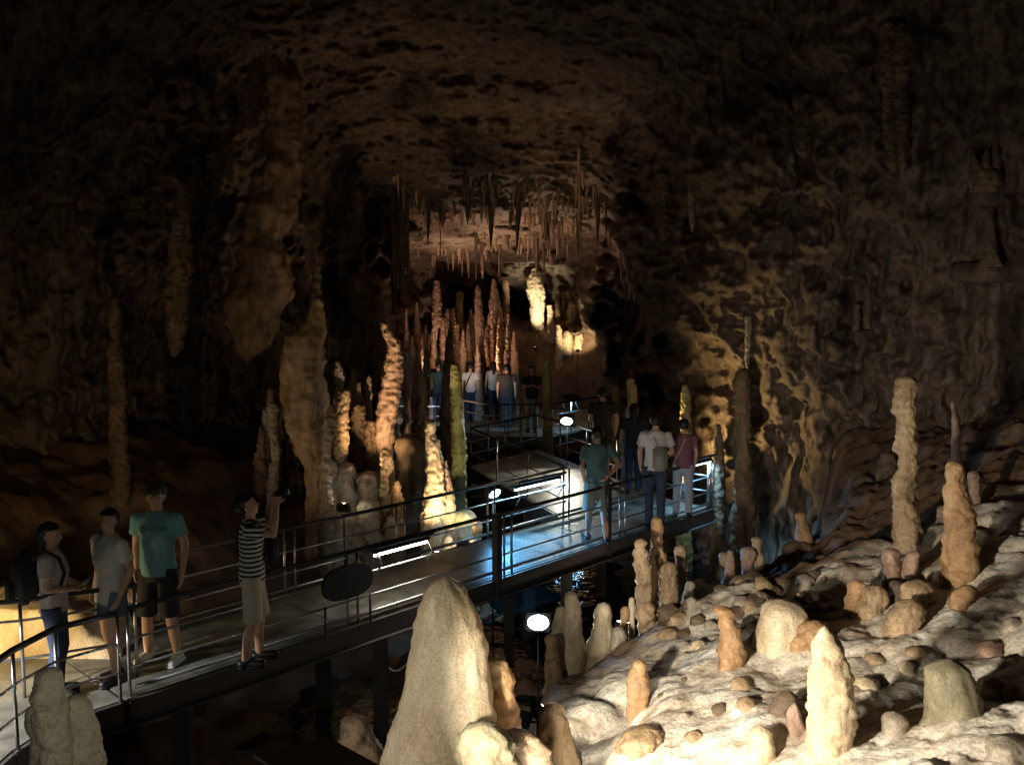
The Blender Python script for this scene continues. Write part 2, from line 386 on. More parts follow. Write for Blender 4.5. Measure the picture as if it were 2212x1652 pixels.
disp = disp * (1 - 0.75 * kr) + 0.20 * lay * kr + 0.11 * kr * ridged(q * np.array([1.3, 1.3, 5.0]) + 2, 3) + 0.05 * kr * fbm(q * np.array([4, 4, 9]), 3) + (1 - 0.85 * kr) * 0.32 * fbm(q * np.array([1.5, 1.5, 0.8]) + 5, 4) + (1 - 0.5 * kr) * 0.10 * ridged(q * np.array([2.6, 2.6, 1.2]) + 9, 3) + 0.09 * fbm(q * 6 + 9, 3)
vf = sst(13, 20, np.degrees(AZ)) + sst(-9, -14, np.degrees(AZ))
disp = disp + 0.42 * vf * ridged(q * np.array([1.0, 1.0, 0.13]) + 51, 3) * sst(9, 4, pz) + 0.16 * vf * ridged(q * np.array([3.0, 3.0, 0.4]) + 5, 2) - 0.45 * vf
rr = r * 1.0 + (0.5 - disp * np.clip(r / 16, 0.6, 1.25))
px, py, pz = rr * dx, 2 + rr * dy, 3 + rr * dz
ni, nj = AZ.shape
idx = np.arange(ni * nj).reshape(ni, nj)
Fs = np.stack([idx[:-1, :-1], idx[1:, :-1], idx[1:, 1:], idx[:-1, 1:]], -1).reshape(-1, 4)
SV = np.stack([px, py, pz], -1).reshape(-1, 3)
shell = mesh_obj('cave_walls_and_ceiling', SV, Fs, M['shell']); tag(shell, kind='structure')
_st = 3
sb = SV.reshape(ni, nj, 3)[::_st, ::_st]; a_, b_ = sb.shape[:2]; ii = np.arange(a_ * b_).reshape(a_, b_)
SHB = BVHTree.FromPolygons(sb.reshape(-1, 3).tolist(), np.stack([ii[:-1, :-1], ii[1:, :-1], ii[1:, 1:], ii[:-1, 1:]], -1).reshape(-1, 4).tolist())
def ceil_z(x, y, z0=2.5):
    h = SHB.ray_cast(Vector((x, y, z0)), Vector((0, 0, 1)))
    return h[0].z if h[0] else 9.0
def wall_hit(u, v):
    r_ = Vector(ray(u, v)).normalized(); h = SHB.ray_cast(Vector((0, 0, CAMZ)), r_)
    return h[0]
def ground_hit(u, v):
    r_ = ray(u, v); d = np.arange(3.0, 34, 0.02); x = r_[0] / r_[1] * d; z = CAMZ + r_[2] / r_[1] * d
    b = z < height(x, d)
    return float(d[np.argmax(b)]) if b.any() else 12.0

# ------------------------------------------------------------------ stalagmites
def column(name, prof, d, mat, label=None, cat=None, group=None, knob=0.12, flute=0.05, ring=0.022, down=True, seed=None, parent=None, hang=False, nseg=None, lean=0.0, flat=1.0):
    """prof: (v, u_centre, half width) from top to bottom; turned in the round about its own axis at forward distance d"""
    if d is None: d = ground_hit(prof[-1][1], prof[-1][0])
    seed = seed if seed is not None else int(prof[0][0] * 7 + prof[0][1] * 13) % 1000
    pts = [(P(u, v, d), w * upm(d)) for v, u, w in prof]
    pts = [(c.x, c.z, w) for c, w in pts]
    bx, bzz, bw = pts[-1]
    if down:
        g = hz(bx, d) - 0.22
        if g < bzz - 0.02: pts.append((bx, g, bw * (1 + 0.25 * min(1.5, bzz - g))))
    if hang:
        g = ceil_z(pts[0][0], d, max(2.0, pts[0][1] - 0.5)) + 0.3
        if g > pts[0][1]: pts.insert(0, (pts[0][0], g, pts[0][2] * 1.15))
    L = abs(pts[0][1] - pts[-1][1]); rm = max(w for *_, w in pts)
    rows = int(min(220, max(16, L / max(0.012, rm * 0.09)))); ns = nseg or (40 if rm > 0.1 else 22)
    zt = np.linspace(0, 1, rows) ** 1.0
    zz = pts[0][1] + (pts[-1][1] - pts[0][1]) * zt
    order = np.argsort([q_[1] for q_ in pts]); ax_ = np.array(pts)[order]
    cx = np.interp(zz, ax_[:, 1], ax_[:, 0]); w = np.interp(zz, ax_[:, 1], ax_[:, 2])
    # smooth the outline a little
    for _ in range(1):
        w[1:-1] = (w[:-2] + 2 * w[1:-1] + w[2:]) / 4; cx[1:-1] = (cx[:-2] + 2 * cx[1:-1] + cx[2:]) / 4
    if not hang:
        t = np.clip((zz[0] - zz) / max(min(w[min(3, rows - 1)], L * 0.2) * 0.6, 0.006), 0, 1); w = w * np.sqrt(1 - (1 - t) ** 2 * 0.98)
    else:
        t = np.clip((zz - zz[-1]) / max(w[-3] * 1.5, 0.01), 0, 1); w = w * np.sqrt(1 - (1 - t) ** 2 * 0.98)
    th = np.linspace(0, 2 * np.pi, ns, endpoint=False)
    TH, ZZ = np.meshgrid(th, zz); WW = w[:, None]
    q_ = np.stack([np.cos(TH) * WW, np.sin(TH) * WW, ZZ], -1) / max(rm, 0.02)
    f = 1 + knob * 1.9 * fbm(q_ * np.array([0.9, 0.9, 0.9]) + seed, 3) + flute * ridged(np.stack([np.cos(TH) * 2.6, np.sin(TH) * 2.6, ZZ / max(rm, .02) * 0.25], -1) + seed, 2) + knob * 0.35 * fbm(q_ * 4.0 + seed, 2)
    rp = max(rm, 0.04) * 0.85
    wob = ZZ / rp + 2.2 * perlin(np.stack([ZZ / rp * 0.45, ZZ * 0 + seed, ZZ * 0], -1)) + 0.9 * perlin(np.stack([np.cos(TH) * 1.2, np.sin(TH) * 1.2, ZZ / rp * 0.3], -1) + seed)
    saw = (wob - np.floor(wob)); amp = 0.5 + 0.9 * perlin(np.stack([np.cos(TH) * 0.8, np.sin(TH) * 0.8, np.floor(wob) * 0.7 + seed], -1))
    f = f + ring * (np.clip(saw * 6, 0, 1) * (1 - saw) - 0.3) * amp
    hf = np.stack([np.cos(TH) * WW, np.sin(TH) * WW, ZZ], -1)
    f = f + (0.030 * fbm(hf * 13 + seed, 3) + 0.008 * ridged(hf * 30 + seed, 2)) / np.maximum(WW, 0.07) * min(1.6, 0.8 + knob * 3) * min(1.0, rm * 8 + 0.3)
    f = f - flute * 0.9
    cx = cx + 0.22 * np.interp(w, [0, rm], [0, 1]) * rm * perlin(np.stack([zz / max(rm, .02) * 0.35, zz * 0 + seed + 5, zz * 0], -1)); dyc = 0.35 * rm * perlin(np.stack([zz / max(rm, .02) * 0.25, zz * 0 + seed, zz * 0], -1))
    VX = cx[:, None] + np.cos(TH) * WW * f; VY = dyc[:, None] + np.sin(TH) * WW * f * flat + lean * (zz - zz[-1])[:, None]
    base = Vector((bx, d, pts[-1][1]))
    VV = np.stack([VX - base.x, VY, ZZ - base.z], -1).reshape(-1, 3)
    n = ns; Fc = [(i * n + k, (i + 1) * n + k, (i + 1) * n + (k + 1) % n, i * n + (k + 1) % n) for i in range(rows - 1) for k in range(n)]
    Fc += [tuple(range(n)), tuple(range((rows) * n - 1, (rows - 1) * n - 1, -1))]
    o = mesh_obj(name, VV, Fc, mat, parent, True, base)
    if label: tag(o, label, cat or 'stalagmite', group)
    return o
def stg(label, mat, prof, d=None, **k): return column(k.pop('name', 'stalagmite'), prof, d, M[mat], label, k.pop('cat', 'stalagmite'), **k)

# foreground
stg('massive pale conical stalagmite with a rounded tip in front of the footbridge', 'cream', [(1245, 963, 24), (1256, 963, 34), (1290, 962, 48), (1340, 967, 66), (1400, 970, 77), (1450, 968, 84), (1500, 966, 93), (1560, 964, 114), (1610, 961, 128), (1652, 960, 138)], 5.0, knob=0.08, flute=0.11)
stg('rust brown knob leaning on the right shoulder of the massive pale cone', 'rust', [(1412, 1066, 10), (1425, 1070, 20), (1450, 1074, 27), (1500, 1078, 33), (1560, 1080, 40), (1620, 1082, 44)], 5.25)
stg('low yellowish lump with a ragged rim at the foot of the massive pale cone', 'murk', [(1562, 1040, 30), (1575, 1045, 46), (1600, 1050, 56), (1652, 1054, 58)], 4.5, knob=0.25)
stg('dark mossy hump between the yellowish lump and the small tan cone', 'brown', [(1572, 1112, 16), (1590, 1120, 34), (1620, 1128, 46), (1652, 1132, 56)], 4.7, knob=0.2)
stg('dark brown rounded stalagmite left of the massive pale cone', 'brown', [(1542, 762, 20), (1556, 763, 28), (1580, 768, 35), (1610, 775, 42), (1652, 785, 52)], 5.3, knob=0.15)
stg('small tan cone in front of the white lamp at the lower edge of the slope', 'tan', [(1514, 1197, 14), (1530, 1195, 24), (1560, 1195, 30), (1600, 1203, 40), (1652, 1208, 54)], 5.6, knob=0.1)
stg('waisted buff stalagmite, taller of the pair at the lower left', 'cream', [(1440, 108, 16), (1450, 108, 23), (1480, 107, 28), (1500, 105, 33), (1530, 108, 31), (1560, 110, 34), (1600, 117, 34), (1652, 122, 36)], 4.7, knob=0.08)
stg('blunt buff stalagmite, shorter of the pair at the lower left', 'cream', [(1498, 164, 14), (1506, 165, 20), (1530, 170, 25), (1560, 174, 29), (1610, 180, 34), (1652, 184, 38)], 4.8, knob=0.08)
stg('small bright white knob behind the waisted stalagmite at the lower left', 'cream', [(1521, 74, 10), (1535, 70, 16), (1560, 72, 17), (1590, 80, 14)], 5.1)

# middle group left of the slope
stg('smooth pale finger stalagmite, tallest of the two dim cones above the bright lamp', 'cream', [(1276, 1233, 9), (1288, 1234, 13), (1312, 1236, 16), (1350, 1237, 19), (1392, 1236, 25), (1430, 1232, 33), (1472, 1228, 42)], 8.0, knob=0.06)
stg('pale shoulder cone hugging the left side of the smooth finger stalagmite', 'cream', [(1308, 1214, 8), (1330, 1211, 12), (1360, 1208, 17), (1400, 1206, 22), (1460, 1206, 26)], 8.05)
stg('short knobby tan post left of the smooth finger stalagmite', 'tan', [(1368, 1192, 9), (1380, 1191, 13), (1400, 1193, 12), (1430, 1194, 15), (1472, 1198, 20)], 7.8)
stg('pale stalagmite with a wide left flank, right of the smooth finger', 'cream', [(1301, 1305, 10), (1312, 1304, 15), (1340, 1303, 18), (1370, 1300, 21), (1400, 1293, 28), (1440, 1280, 42), (1480, 1265, 60)], 8.1, knob=0.08)
stg('grey slender post at the left foot of the knobby stack', 'grey', [(1352, 1337, 9), (1362, 1338, 14), (1400, 1337, 17), (1450, 1336, 20), (1490, 1338, 22)], 7.9)
stg('tall knobby tan stack of rounded bulges at the left edge of the slope', 'tan', [(1162, 1385, 9), (1171, 1385, 14), (1181, 1384, 10), (1192, 1386, 16), (1206, 1384, 12), (1228, 1390, 17), (1262, 1391, 15), (1290, 1388, 15), (1330, 1396, 20), (1360, 1398, 17), (1400, 1396, 21), (1440, 1390, 16)], 8.3, knob=0.14)
stg('tall smooth tan finger just behind the knobby stack', 'rust', [(1115, 1419, 8), (1126, 1419, 11), (1180, 1419, 13), (1200, 1421, 16), (1240, 1417, 12), (1300, 1415, 16)], 8.9)
stg('stout rounded tan post right of the knobby stack', 'tan', [(1211, 1444, 9), (1222, 1443, 14), (1250, 1442, 16), (1290, 1444, 18), (1322, 1444, 21)], 8.7)
stg('slim dark-sided post right of and behind the stout rounded one', 'tan', [(1175, 1470, 8), (1186, 1470, 12), (1205, 1470, 10), (1230, 1472, 12), (1280, 1474, 14)], 9.2)
stg('short grey-brown stub at the right end of the knobby group', 'grey', [(1253, 1491, 7), (1268, 1491, 10), (1310, 1488, 17)], 8.9)
stg('tiny glowing orange stub at the left foot of the knobby stack', 'rust', [(1308, 1351, 6), (1318, 1350, 8), (1345, 1348, 8)], 8.2)
stg('tiny thin pale spike touching the left side of the knobby stack', 'cream', [(1288, 1365, 4), (1300, 1365, 6), (1322, 1365, 6)], 8.25)
stg('ochre cone in front of the knobby group on the slope', 'rust', [(1424, 1381, 9), (1434, 1382, 14), (1460, 1380, 20), (1485, 1378, 24), (1512, 1379, 22), (1538, 1376, 18)], knob=0.08)
stg('dark brown stump left of the ochre cone', 'brown', [(1426, 1350, 11), (1440, 1349, 17), (1470, 1347, 19), (1492, 1346, 18)], 7.5, knob=0.2)
stg('crooked yellow stack with a flat top standing alone mid-slope', 'rust', [(1306, 1560, 14), (1318, 1563, 18), (1332, 1569, 14), (1350, 1575, 19), (1372, 1578, 18), (1392, 1579, 25), (1418, 1582, 27), (1436, 1578, 24)], knob=0.13)
stg('brick red stub, left one of the pair before the blue pool', 'rust', [(1192, 1564, 9), (1200, 1564, 10), (1225, 1567, 8), (1258, 1569, 9)], 10.6)
stg('slim reddish stub, right one of the pair before the blue pool', 'pink', [(1187, 1578, 5), (1205, 1577, 8), (1258, 1574, 11)], 10.4)
stg('pale headed stub at the right side of the blue pool', 'pink', [(1180, 1618, 10), (1190, 1618, 14), (1205, 1616, 12), (1246, 1614, 11)], 10.0)
stg('brown waisted stub touching the pale headed one by the pool', 'tan', [(1158, 1636, 8), (1168, 1636, 11), (1182, 1635, 8), (1200, 1637, 12), (1236, 1640, 13)], 10.1)
stg('slim ochre stalagmite with a small round head on the bushy brown mound', 'rust', [(1103, 1730, 7), (1112, 1730, 11), (1122, 1731, 9), (1140, 1736, 14), (1185, 1738, 18)], 9.9)
stg('bushy dark brown mound under the slim ochre stalagmite', 'brown', [(1166, 1735, 22), (1185, 1732, 33), (1220, 1735, 38), (1262, 1738, 40)], 9.85, knob=0.3, name='rock_mound', cat='mound')
stg('small dark ball of rock on the crest beside the bushy mound', 'brown', [(1212, 1690, 9), (1222, 1690, 15), (1236, 1690, 17)], 9.7)
stg('short pale grey stub right of the bushy mound', 'grey', [(1158, 1789, 6), (1168, 1789, 9), (1195, 1786, 9), (1215, 1786, 11)], 10.2)
# right side
stg('tallest segmented tan column on the right, like a stack of drums', 'tan', [(809, 1958, 14), (816, 1959, 18), (850, 1957, 18), (884, 1950, 23), (893, 1950, 22), (898, 1958, 17), (938, 1959, 19), (975, 1956, 23), (981, 1961, 18), (1010, 1960, 17), (1040, 1951, 22), (1066, 1949, 22), (1078, 1953, 18), (1110, 1957, 26), (1140, 1959, 28), (1165, 1960, 26)], None, knob=0.1, flute=0.03)
stg('thick orange column with a narrower yellow head near the right edge', 'rust', [(993, 2063, 11), (1000, 2064, 15), (1025, 2064, 18), (1055, 2066, 21), (1080, 2069, 25), (1091, 2070, 22), (1104, 2073, 30), (1140, 2073, 28), (1190, 2074, 34), (1245, 2074, 38)], knob=0.1, flute=0.04)
stg('thin crooked spike rising behind the yellow head of the orange column', 'pink', [(867, 2058, 4), (885, 2061, 6), (910, 2065, 8), (950, 2065, 8), (998, 2067, 10), (1040, 2067, 12)], 9.6, knob=0.1)
stg('dull pink post attached to the right side of the orange column', 'pink', [(1015, 2103, 8), (1026, 2101, 11), (1058, 2103, 9), (1085, 2103, 13), (1110, 2104, 12), (1170, 2104, 14)], 8.2, knob=0.15)
stg('dim slender post far behind the right columns', 'brown', [(812, 2099, 5), (830, 2100, 7), (870, 2100, 8), (940, 2100, 10)], 12.0)
stg('grey rippled dark pillar just left of the tallest segmented column', 'brown', [(975, 1920, 12), (1010, 1918, 20), (1050, 1912, 17), (1100, 1908, 16), (1150, 1905, 22), (1180, 1902, 24)], 11, knob=0.2)
stg('dim bulging brown outcrop standing left of the rippled pillar', 'brown', [(1025, 1868, 14), (1045, 1866, 22), (1070, 1862, 17), (1110, 1850, 26), (1150, 1840, 36), (1190, 1830, 46)], 11.2, knob=0.25, cat='outcrop')
stg('pale round-headed stub, left one of the twins above the brown knobs', 'pink', [(1181, 1925, 11), (1188, 1925, 17), (1212, 1925, 18), (1221, 1927, 15), (1242, 1929, 18), (1265, 1930, 20)], None, knob=0.06)
stg('two-headed leaning stub, right one of the twins above the brown knobs', 'pink', [(1187, 1979, 8), (1198, 1974, 15), (1225, 1966, 17), (1262, 1958, 20)], None, knob=0.08)
K = 'brown stubs among pale flowstone on the right'
stg('two-tier brown stub, leftmost of the brown knobs', 'rust', [(1250, 1848, 12), (1258, 1850, 16), (1274, 1852, 16), (1284, 1848, 15), (1300, 1846, 18), (1324, 1842, 17)], None, group=K)
stg('squat rounded brown knob next to the two-tier one', 'tan', [(1264, 1896, 16), (1274, 1893, 23), (1295, 1888, 26), (1322, 1880, 29)], None, group=K)
stg('narrow shaded brown stub between the squat knob and the big round boulder', 'brown', [(1252, 1936, 12), (1262, 1938, 16), (1298, 1942, 15)], None, group=K)
stg('big round grey-brown boulder stub under the twins', 'tan', [(1250, 1985, 20), (1262, 1985, 30), (1285, 1986, 33), (1308, 1986, 33)], None, group=K, knob=0.07)
stg('broad slanting brown hump in front of the big round boulder stub', 'tan', [(1292, 1968, 16), (1302, 1964, 25), (1325, 1957, 32), (1355, 1950, 36)], None, group=K, knob=0.1)
stg('lone bent brown stub casting a long shadow near the right edge', 'rust', [(1262, 2094, 14), (1272, 2090, 20), (1290, 2080, 20), (1314, 2068, 16)], None, group=K)
stg('large smooth cream dome mid-slope', 'cream', [(1292, 1685, 18), (1302, 1688, 36), (1325, 1692, 48), (1350, 1692, 56), (1374, 1690, 60)], None, knob=0.06, cat='dome')
stg('rough orange boulder above the bright white cone', 'rust', [(1338, 1763, 18), (1348, 1757, 27), (1368, 1748, 30), (1390, 1740, 32)], None, knob=0.2, cat='boulder')
stg('bright white pointed cone, brightest one on the near slope', 'cream', [(1350, 1781, 5), (1358, 1781, 10), (1370, 1783, 17), (1392, 1788, 29), (1430, 1792, 38), (1472, 1796, 45), (1530, 1797, 49), (1575, 1797, 49), (1622, 1795, 42)], None, knob=0.05, flute=0.05)
stg('large greenish grey double-domed stalagmite at the lower right', 'murk', [(1424, 2053, 20), (1436, 2053, 36), (1455, 2054, 46), (1480, 2056, 53), (1510, 2061, 57), (1540, 2068, 62), (1560, 2080, 72), (1590, 2088, 84), (1652, 2080, 96)], 4.75, knob=0.07)
stg('brown hump at the left foot of the double-domed stalagmite', 'tan', [(1612, 1975, 18), (1625, 1977, 32), (1652, 1980, 42)], 4.6, knob=0.1)
stg('small smooth grey ball of stone between the white cone and the double dome', 'grey', [(1536, 1932, 15), (1546, 1934, 24), (1562, 1937, 28), (1584, 1940, 27)], None, knob=0.05)
stg('tiny pink cone left of the bright white cone', 'pink', [(1516, 1716, 4), (1530, 1716, 11), (1550, 1716, 17), (1572, 1716, 21)], None, knob=0.05)
stg('dark grey ball above the tiny pink cone', 'brown', [(1490, 1699, 15), (1500, 1699, 22), (1520, 1696, 26), (1540, 1692, 26)], None, knob=0.08)
stg('low buff knob at the lower left of the bright white cone', 'cream', [(1564, 1640, 12), (1576, 1643, 21), (1600, 1644, 26), (1626, 1642, 30)], None, knob=0.08)
stg('brown lobed boulder low on the slope above the small tan cone', 'tan', [(1572, 1400, 22), (1585, 1395, 40), (1605, 1385, 46)], None, knob=0.3, cat='boulder')
# scattered small lumps on the slope
rng = random.Random(21); cnt = 0
K = 'small rounded lumps scattered over the slope'
for _i, (u, v, w, mt) in enumerate([(1480, 1545, 13, 'grey'), (1600, 1480, 22, 'tan'), (1640, 1440, 15, 'cream'), (1560, 1530, 16, 'brown'), (1615, 1520, 20, 'tan'), (1470, 1360, 16, 'grey'), (1510, 1390, 15, 'cream'), (1535, 1350, 14, 'grey'), (1590, 1340, 17, 'tan'), (1630, 1300, 20, 'brown'), (1670, 1275, 16, 'brown'), (1720, 1275, 14, 'tan'), (1775, 1290, 18, 'grey'), (1800, 1330, 16, 'cream'), (1850, 1450, 20, 'cream'), (1890, 1420, 18, 'tan'), (1870, 1480, 26, 'cream'), (1920, 1490, 20, 'grey'), (1960, 1440, 18, 'cream'), (1985, 1410, 22, 'tan'), (2020, 1375, 18, 'cream'), (2090, 1350, 20, 'grey'), (2140, 1400, 26, 'pink'), (2180, 1450, 26, 'grey'), (2150, 1480, 28, 'pink'), (2190, 1345, 22, 'grey'), (2160, 1560, 34, 'cream'), (2190, 1500, 26, 'tan'), (2175, 1625, 40, 'grey'), (1560, 1450, 12, 'tan'), (1480, 1470, 10, 'brown'), (1500, 1590, 18, 'tan'), (1445, 1560, 10, 'brown'), (1430, 1500, 9, 'brown'), (1460, 1310, 14, 'brown'), (1520, 1300, 15, 'brown'), (1560, 1270, 13, 'brown'), (1600, 1255, 12, 'tan'), (1820, 1240, 12, 'grey'), (1760, 1240, 12, 'brown'), (2010, 1240, 12, 'cream'), (2130, 1260, 16, 'tan')]):
    if _i % 3 == 2: continue
    h = w * rng.uniform(0.55, 1.0)
    column('flowstone_lump', [(v - h, u, w * 0.45), (v - h * 0.8, u, w * 0.75), (v - h * 0.3, u, w), (v + h * 0.1, u, w * 1.1)], None, M[mt], 'small rounded limestone lump, one of many scattered on the pale slope', 'lump', K, knob=0.22)

K = 'brown knobs on the dark shoulder of the slope'
for i in range(34):
    u = rng.uniform(1420, 1830); v = rng.uniform(0, 1); v = (1300 - (u - 1420) * 0.17) + v * 95; w = rng.uniform(7, 19); h = w * rng.uniform(0.8, 1.5)
    column('stalagmite', [(v - h, u, w * 0.45), (v - h * 0.75, u, w * 0.8), (v - h * 0.3, u, w), (v, u, w * 1.15)], None, M[('brown', 'tan', 'brown', 'grey')[i % 4]], 'stubby brown knob, one of many on the dark shoulder of the slope', 'stalagmite', K, knob=0.3)
# left lit pillars
stg('ragged salmon pillar with a hooked top lit from below, left of the far walkway', 'pink', [(695, 829, 6), (703, 834, 9), (722, 838, 8), (732, 846, 12), (740, 851, 13), (777, 850, 16), (812, 848, 19), (846, 844, 21), (880, 839, 21), (915, 833, 18), (945, 831, 17), (975, 832, 15)], 16.0, knob=0.22, flute=0.12)
stg('thin lit spire just right of the hooked salmon pillar', 'pink', [(733, 878, 2), (760, 879, 4), (800, 880, 5), (850, 880, 6), (905, 879, 8), (950, 878, 10)], 16.6, knob=0.2)
stg('dim double-tipped spire behind the far info board', 'pink', [(762, 901, 2), (785, 902, 6), (810, 904, 11), (850, 905, 15), (900, 905, 17)], 19.0, knob=0.25, flute=0.12)
stg('jagged amber pillar below the hooked salmon one', 'tan', [(967, 831, 6), (985, 834, 10), (1010, 838, 12), (1050, 838, 15), (1100, 835, 14), (1140, 835, 16)], 14.8, knob=0.25, flute=0.12)
stg('short amber stub right of the jagged amber pillar', 'rust', [(1036, 856, 4), (1055, 858, 8), (1085, 861, 9), (1120, 862, 9)], 14.6, knob=0.2)
stg('bright orange two-stepped pillar lit from its foot behind the footbridge', 'cream', [(904, 930, 6), (912, 929, 9), (935, 928, 9), (944, 931, 11), (950, 935, 14), (975, 938, 14), (1010, 940, 17), (1030, 940, 16), (1040, 941, 18), (1060, 939, 22), (1085, 937, 24), (1130, 935, 23), (1180, 935, 28)], 14.3, knob=0.2, flute=0.10)
stg('dull cone fused to the right side of the bright orange pillar', 'pink', [(990, 958, 5), (1010, 960, 8), (1040, 962, 12), (1065, 964, 15), (1090, 966, 18)], 14.5, knob=0.12)
stg('dark brown square-shouldered rock mass left of the bright orange pillar', 'brown', [(935, 893, 24), (942, 894, 33), (1000, 894, 35), (1100, 893, 38), (1190, 893, 42)], 15.6, knob=0.12, flute=0.08, name='rock_pillar', cat='rock pillar')
stg('yellow-green mossy column beside the far walkway', 'olive', [(784, 983, 6), (800, 984, 10), (830, 986, 11), (900, 988, 13), (930, 989, 14), (960, 991, 16), (985, 992, 15), (1010, 990, 14), (1045, 990, 16)], 16.5, knob=0.15, flute=0.06)
stg('slender reddish spire behind the mossy column', 'pink', [(705, 973, 3), (730, 972, 6), (760, 970, 8), (800, 967, 9), (860, 964, 10), (920, 962, 12)], 20.5, knob=0.2)
stg('lit beige rock with an arched hollow right of the bright orange pillar', 'cream', [(1098, 995, 22), (1112, 998, 30), (1150, 1000, 32), (1185, 1000, 36)], 14.9, knob=0.14, name='boulder', cat='boulder')
stg('small orange stump beside the rail under the blue-white lamp', 'rust', [(1121, 1031, 5), (1132, 1031, 8), (1170, 1030, 9), (1190, 1030, 10)], 14.2)
for i, (u, v, w, lb) in enumerate([(966, 1166, 10, 'small glowing white lump, leftmost at the foot of the bright orange pillar'), (984, 1178, 9, 'low glittering white lump between two brighter ones beside the bridge rail'), (1020, 1172, 10, 'round glowing white lump beside the small orange stump'), (1002, 1182, 7, 'tiny pale lump in the row under the arched beige rock')]):
    stg(lb, 'cream', [(v - w * 1.3, u, w * 0.5), (v - w, u, w * 0.8), (v, u, w), (v + 12, u, w)], 13.9, group='white lumps by the lit pillar')
# large grey flowstone column at left and company
stg('tall ragged grey flowstone column with a broad waist, left of the lit pillars', 'tan', [(640, 684, 10), (665, 683, 12), (690, 682, 15), (712, 674, 26), (724, 658, 41), (760, 654, 43), (820, 655, 44), (864, 658, 46), (920, 662, 43), (950, 668, 36), (980, 674, 28), (1005, 680, 21), (1060, 681, 20), (1120, 682, 19), (1190, 682, 21)], 14.6, knob=0.16, flute=0.16, hang=False)
stg('knobby pale strip left of the grey flowstone column', 'grey', [(868, 586, 7), (880, 588, 11), (915, 588, 9), (945, 590, 7), (975, 595, 9), (990, 597, 8), (1040, 588, 9), (1100, 588, 12)], 15.2, knob=0.25)
stg('pale spear tip leaning above the slim buff column', 'grey', [(778, 727, 3), (795, 730, 8), (815, 733, 9), (836, 733, 6), (852, 733, 10)], 15.6, knob=0.2)
stg('slim buff column right of the grey flowstone column', 'tan', [(838, 740, 9), (850, 742, 12), (900, 739, 13), (960, 738, 14), (1010, 732, 12), (1050, 732, 16)], 15.4, knob=0.2, flute=0.12)
stg('row-end grey pillar between the buff column and the hooked salmon pillar', 'brown', [(870, 775, 8), (890, 776, 14), (950, 778, 15), (1010, 780, 18), (1070, 782, 22)], 16.2, knob=0.25, flute=0.14)
stg('dark fluted pillar just left of the hooked salmon pillar', 'brown', [(905, 800, 7), (930, 802, 12), (980, 805, 14), (1060, 808, 18)], 16.0, knob=0.25, flute=0.14)
stg('pale drooping lobe on the right flank of the grey flowstone column', 'grey', [(896, 712, 7), (908, 712, 12), (935, 710, 12), (952, 708, 8), (985, 705, 9)], 14.3, knob=0.25)
for (u, v, w, h, lb) in [(705, 1010, 30, 24, 'pale terrace boulder at the right foot of the grey flowstone column'), (745, 1022, 24, 26, 'pale sloping boulder under the slim buff column'), (725, 1050, 20, 20, 'grey boulder below the two pale terrace boulders'), (795, 1040, 22, 24, 'blocky pale boulder left of the jagged amber pillar'), (800, 1085, 20, 10, 'flat pale slab under the blocky pale boulder'), (735, 1120, 36, 12, 'wide pale slab by the dark stream left of the bridge board'), (770, 1140, 26, 10, 'tilted pale slab behind the wide pale slab'), (850, 1135, 16, 26, 'twisted pale rock below the short amber stub')]:
    stg(lb, 'grey', [(v - h, u, w * 0.5), (v - h * 0.7, u, w * 0.85), (v, u, w), (v + 14, u, w * 1.05)], 14.6 if v > 1060 else 15.3, knob=0.3, name='boulder', cat='boulder')
K = 'ragged dim columns crowding the left bank'
for i in range(34):
    u = 560 + i * 8.4 + rng.uniform(-6, 6); v0 = rng.uniform(820, 1020) - (60 if i % 4 == 0 else 0); d = rng.uniform(15.4, 18.5); w = rng.uniform(5, 13); hgt = rng.uniform(60, 150)
    column('stalagmite', [(v0, u, 3), (v0 + 12, u + 1, w * 0.6), (v0 + hgt * 0.4, u + rng.uniform(-3, 3), w * rng.uniform(0.7, 1.1)), (v0 + hgt * 0.6, u + rng.uniform(-4, 4), w * rng.uniform(0.5, 1.3)), (v0 + hgt, u, w * 1.3)], d, M[('brown', 'grey', 'tan')[i % 3]], 'ragged dim column, one of the crowd between the grey flowstone column and the salmon pillar', 'stalagmite', K, knob=0.32, flute=0.16, nseg=20)
# hanging masses on the left
column('flowstone_curtain', [(330, 606, 34), (400, 600, 42), (470, 588, 52), (520, 578, 46), (560, 570, 60), (600, 566, 58), (650, 558, 60), (680, 552, 46), (700, 548, 50), (740, 540, 36), (765, 534, 26), (780, 534, 10)], 16.0, M['brown'], 'wide dim reddish flowstone curtain hanging from the ceiling at the left', 'flowstone curtain', down=False, hang=True, knob=0.34, flute=0.2, flat=0.7)
column('flowstone_curtain', [(420, 392, 14), (500, 390, 22), (600, 385, 26), (680, 380, 24), (740, 378, 16), (770, 376, 6)], 15.5, M['brown'], 'narrow very dark curtain hanging left of the wide reddish one', 'flowstone curtain', down=False, hang=True, knob=0.25, flute=0.14)
column('stalagmite', [(520, 684, 3), (560, 684, 5), (600, 684, 8), (660, 684, 10)], 14.7, M['brown'], 'slim faint spire rising from the top of the grey flowstone column', 'stalagmite', down=False, knob=0.2)
stg('faint small leaf-shaped pillar high on the dark left wall', 'brown', [(640, 247, 3), (665, 248, 10), (695, 249, 12), (730, 248, 7), (760, 248, 14)], 13.5, knob=0.2)

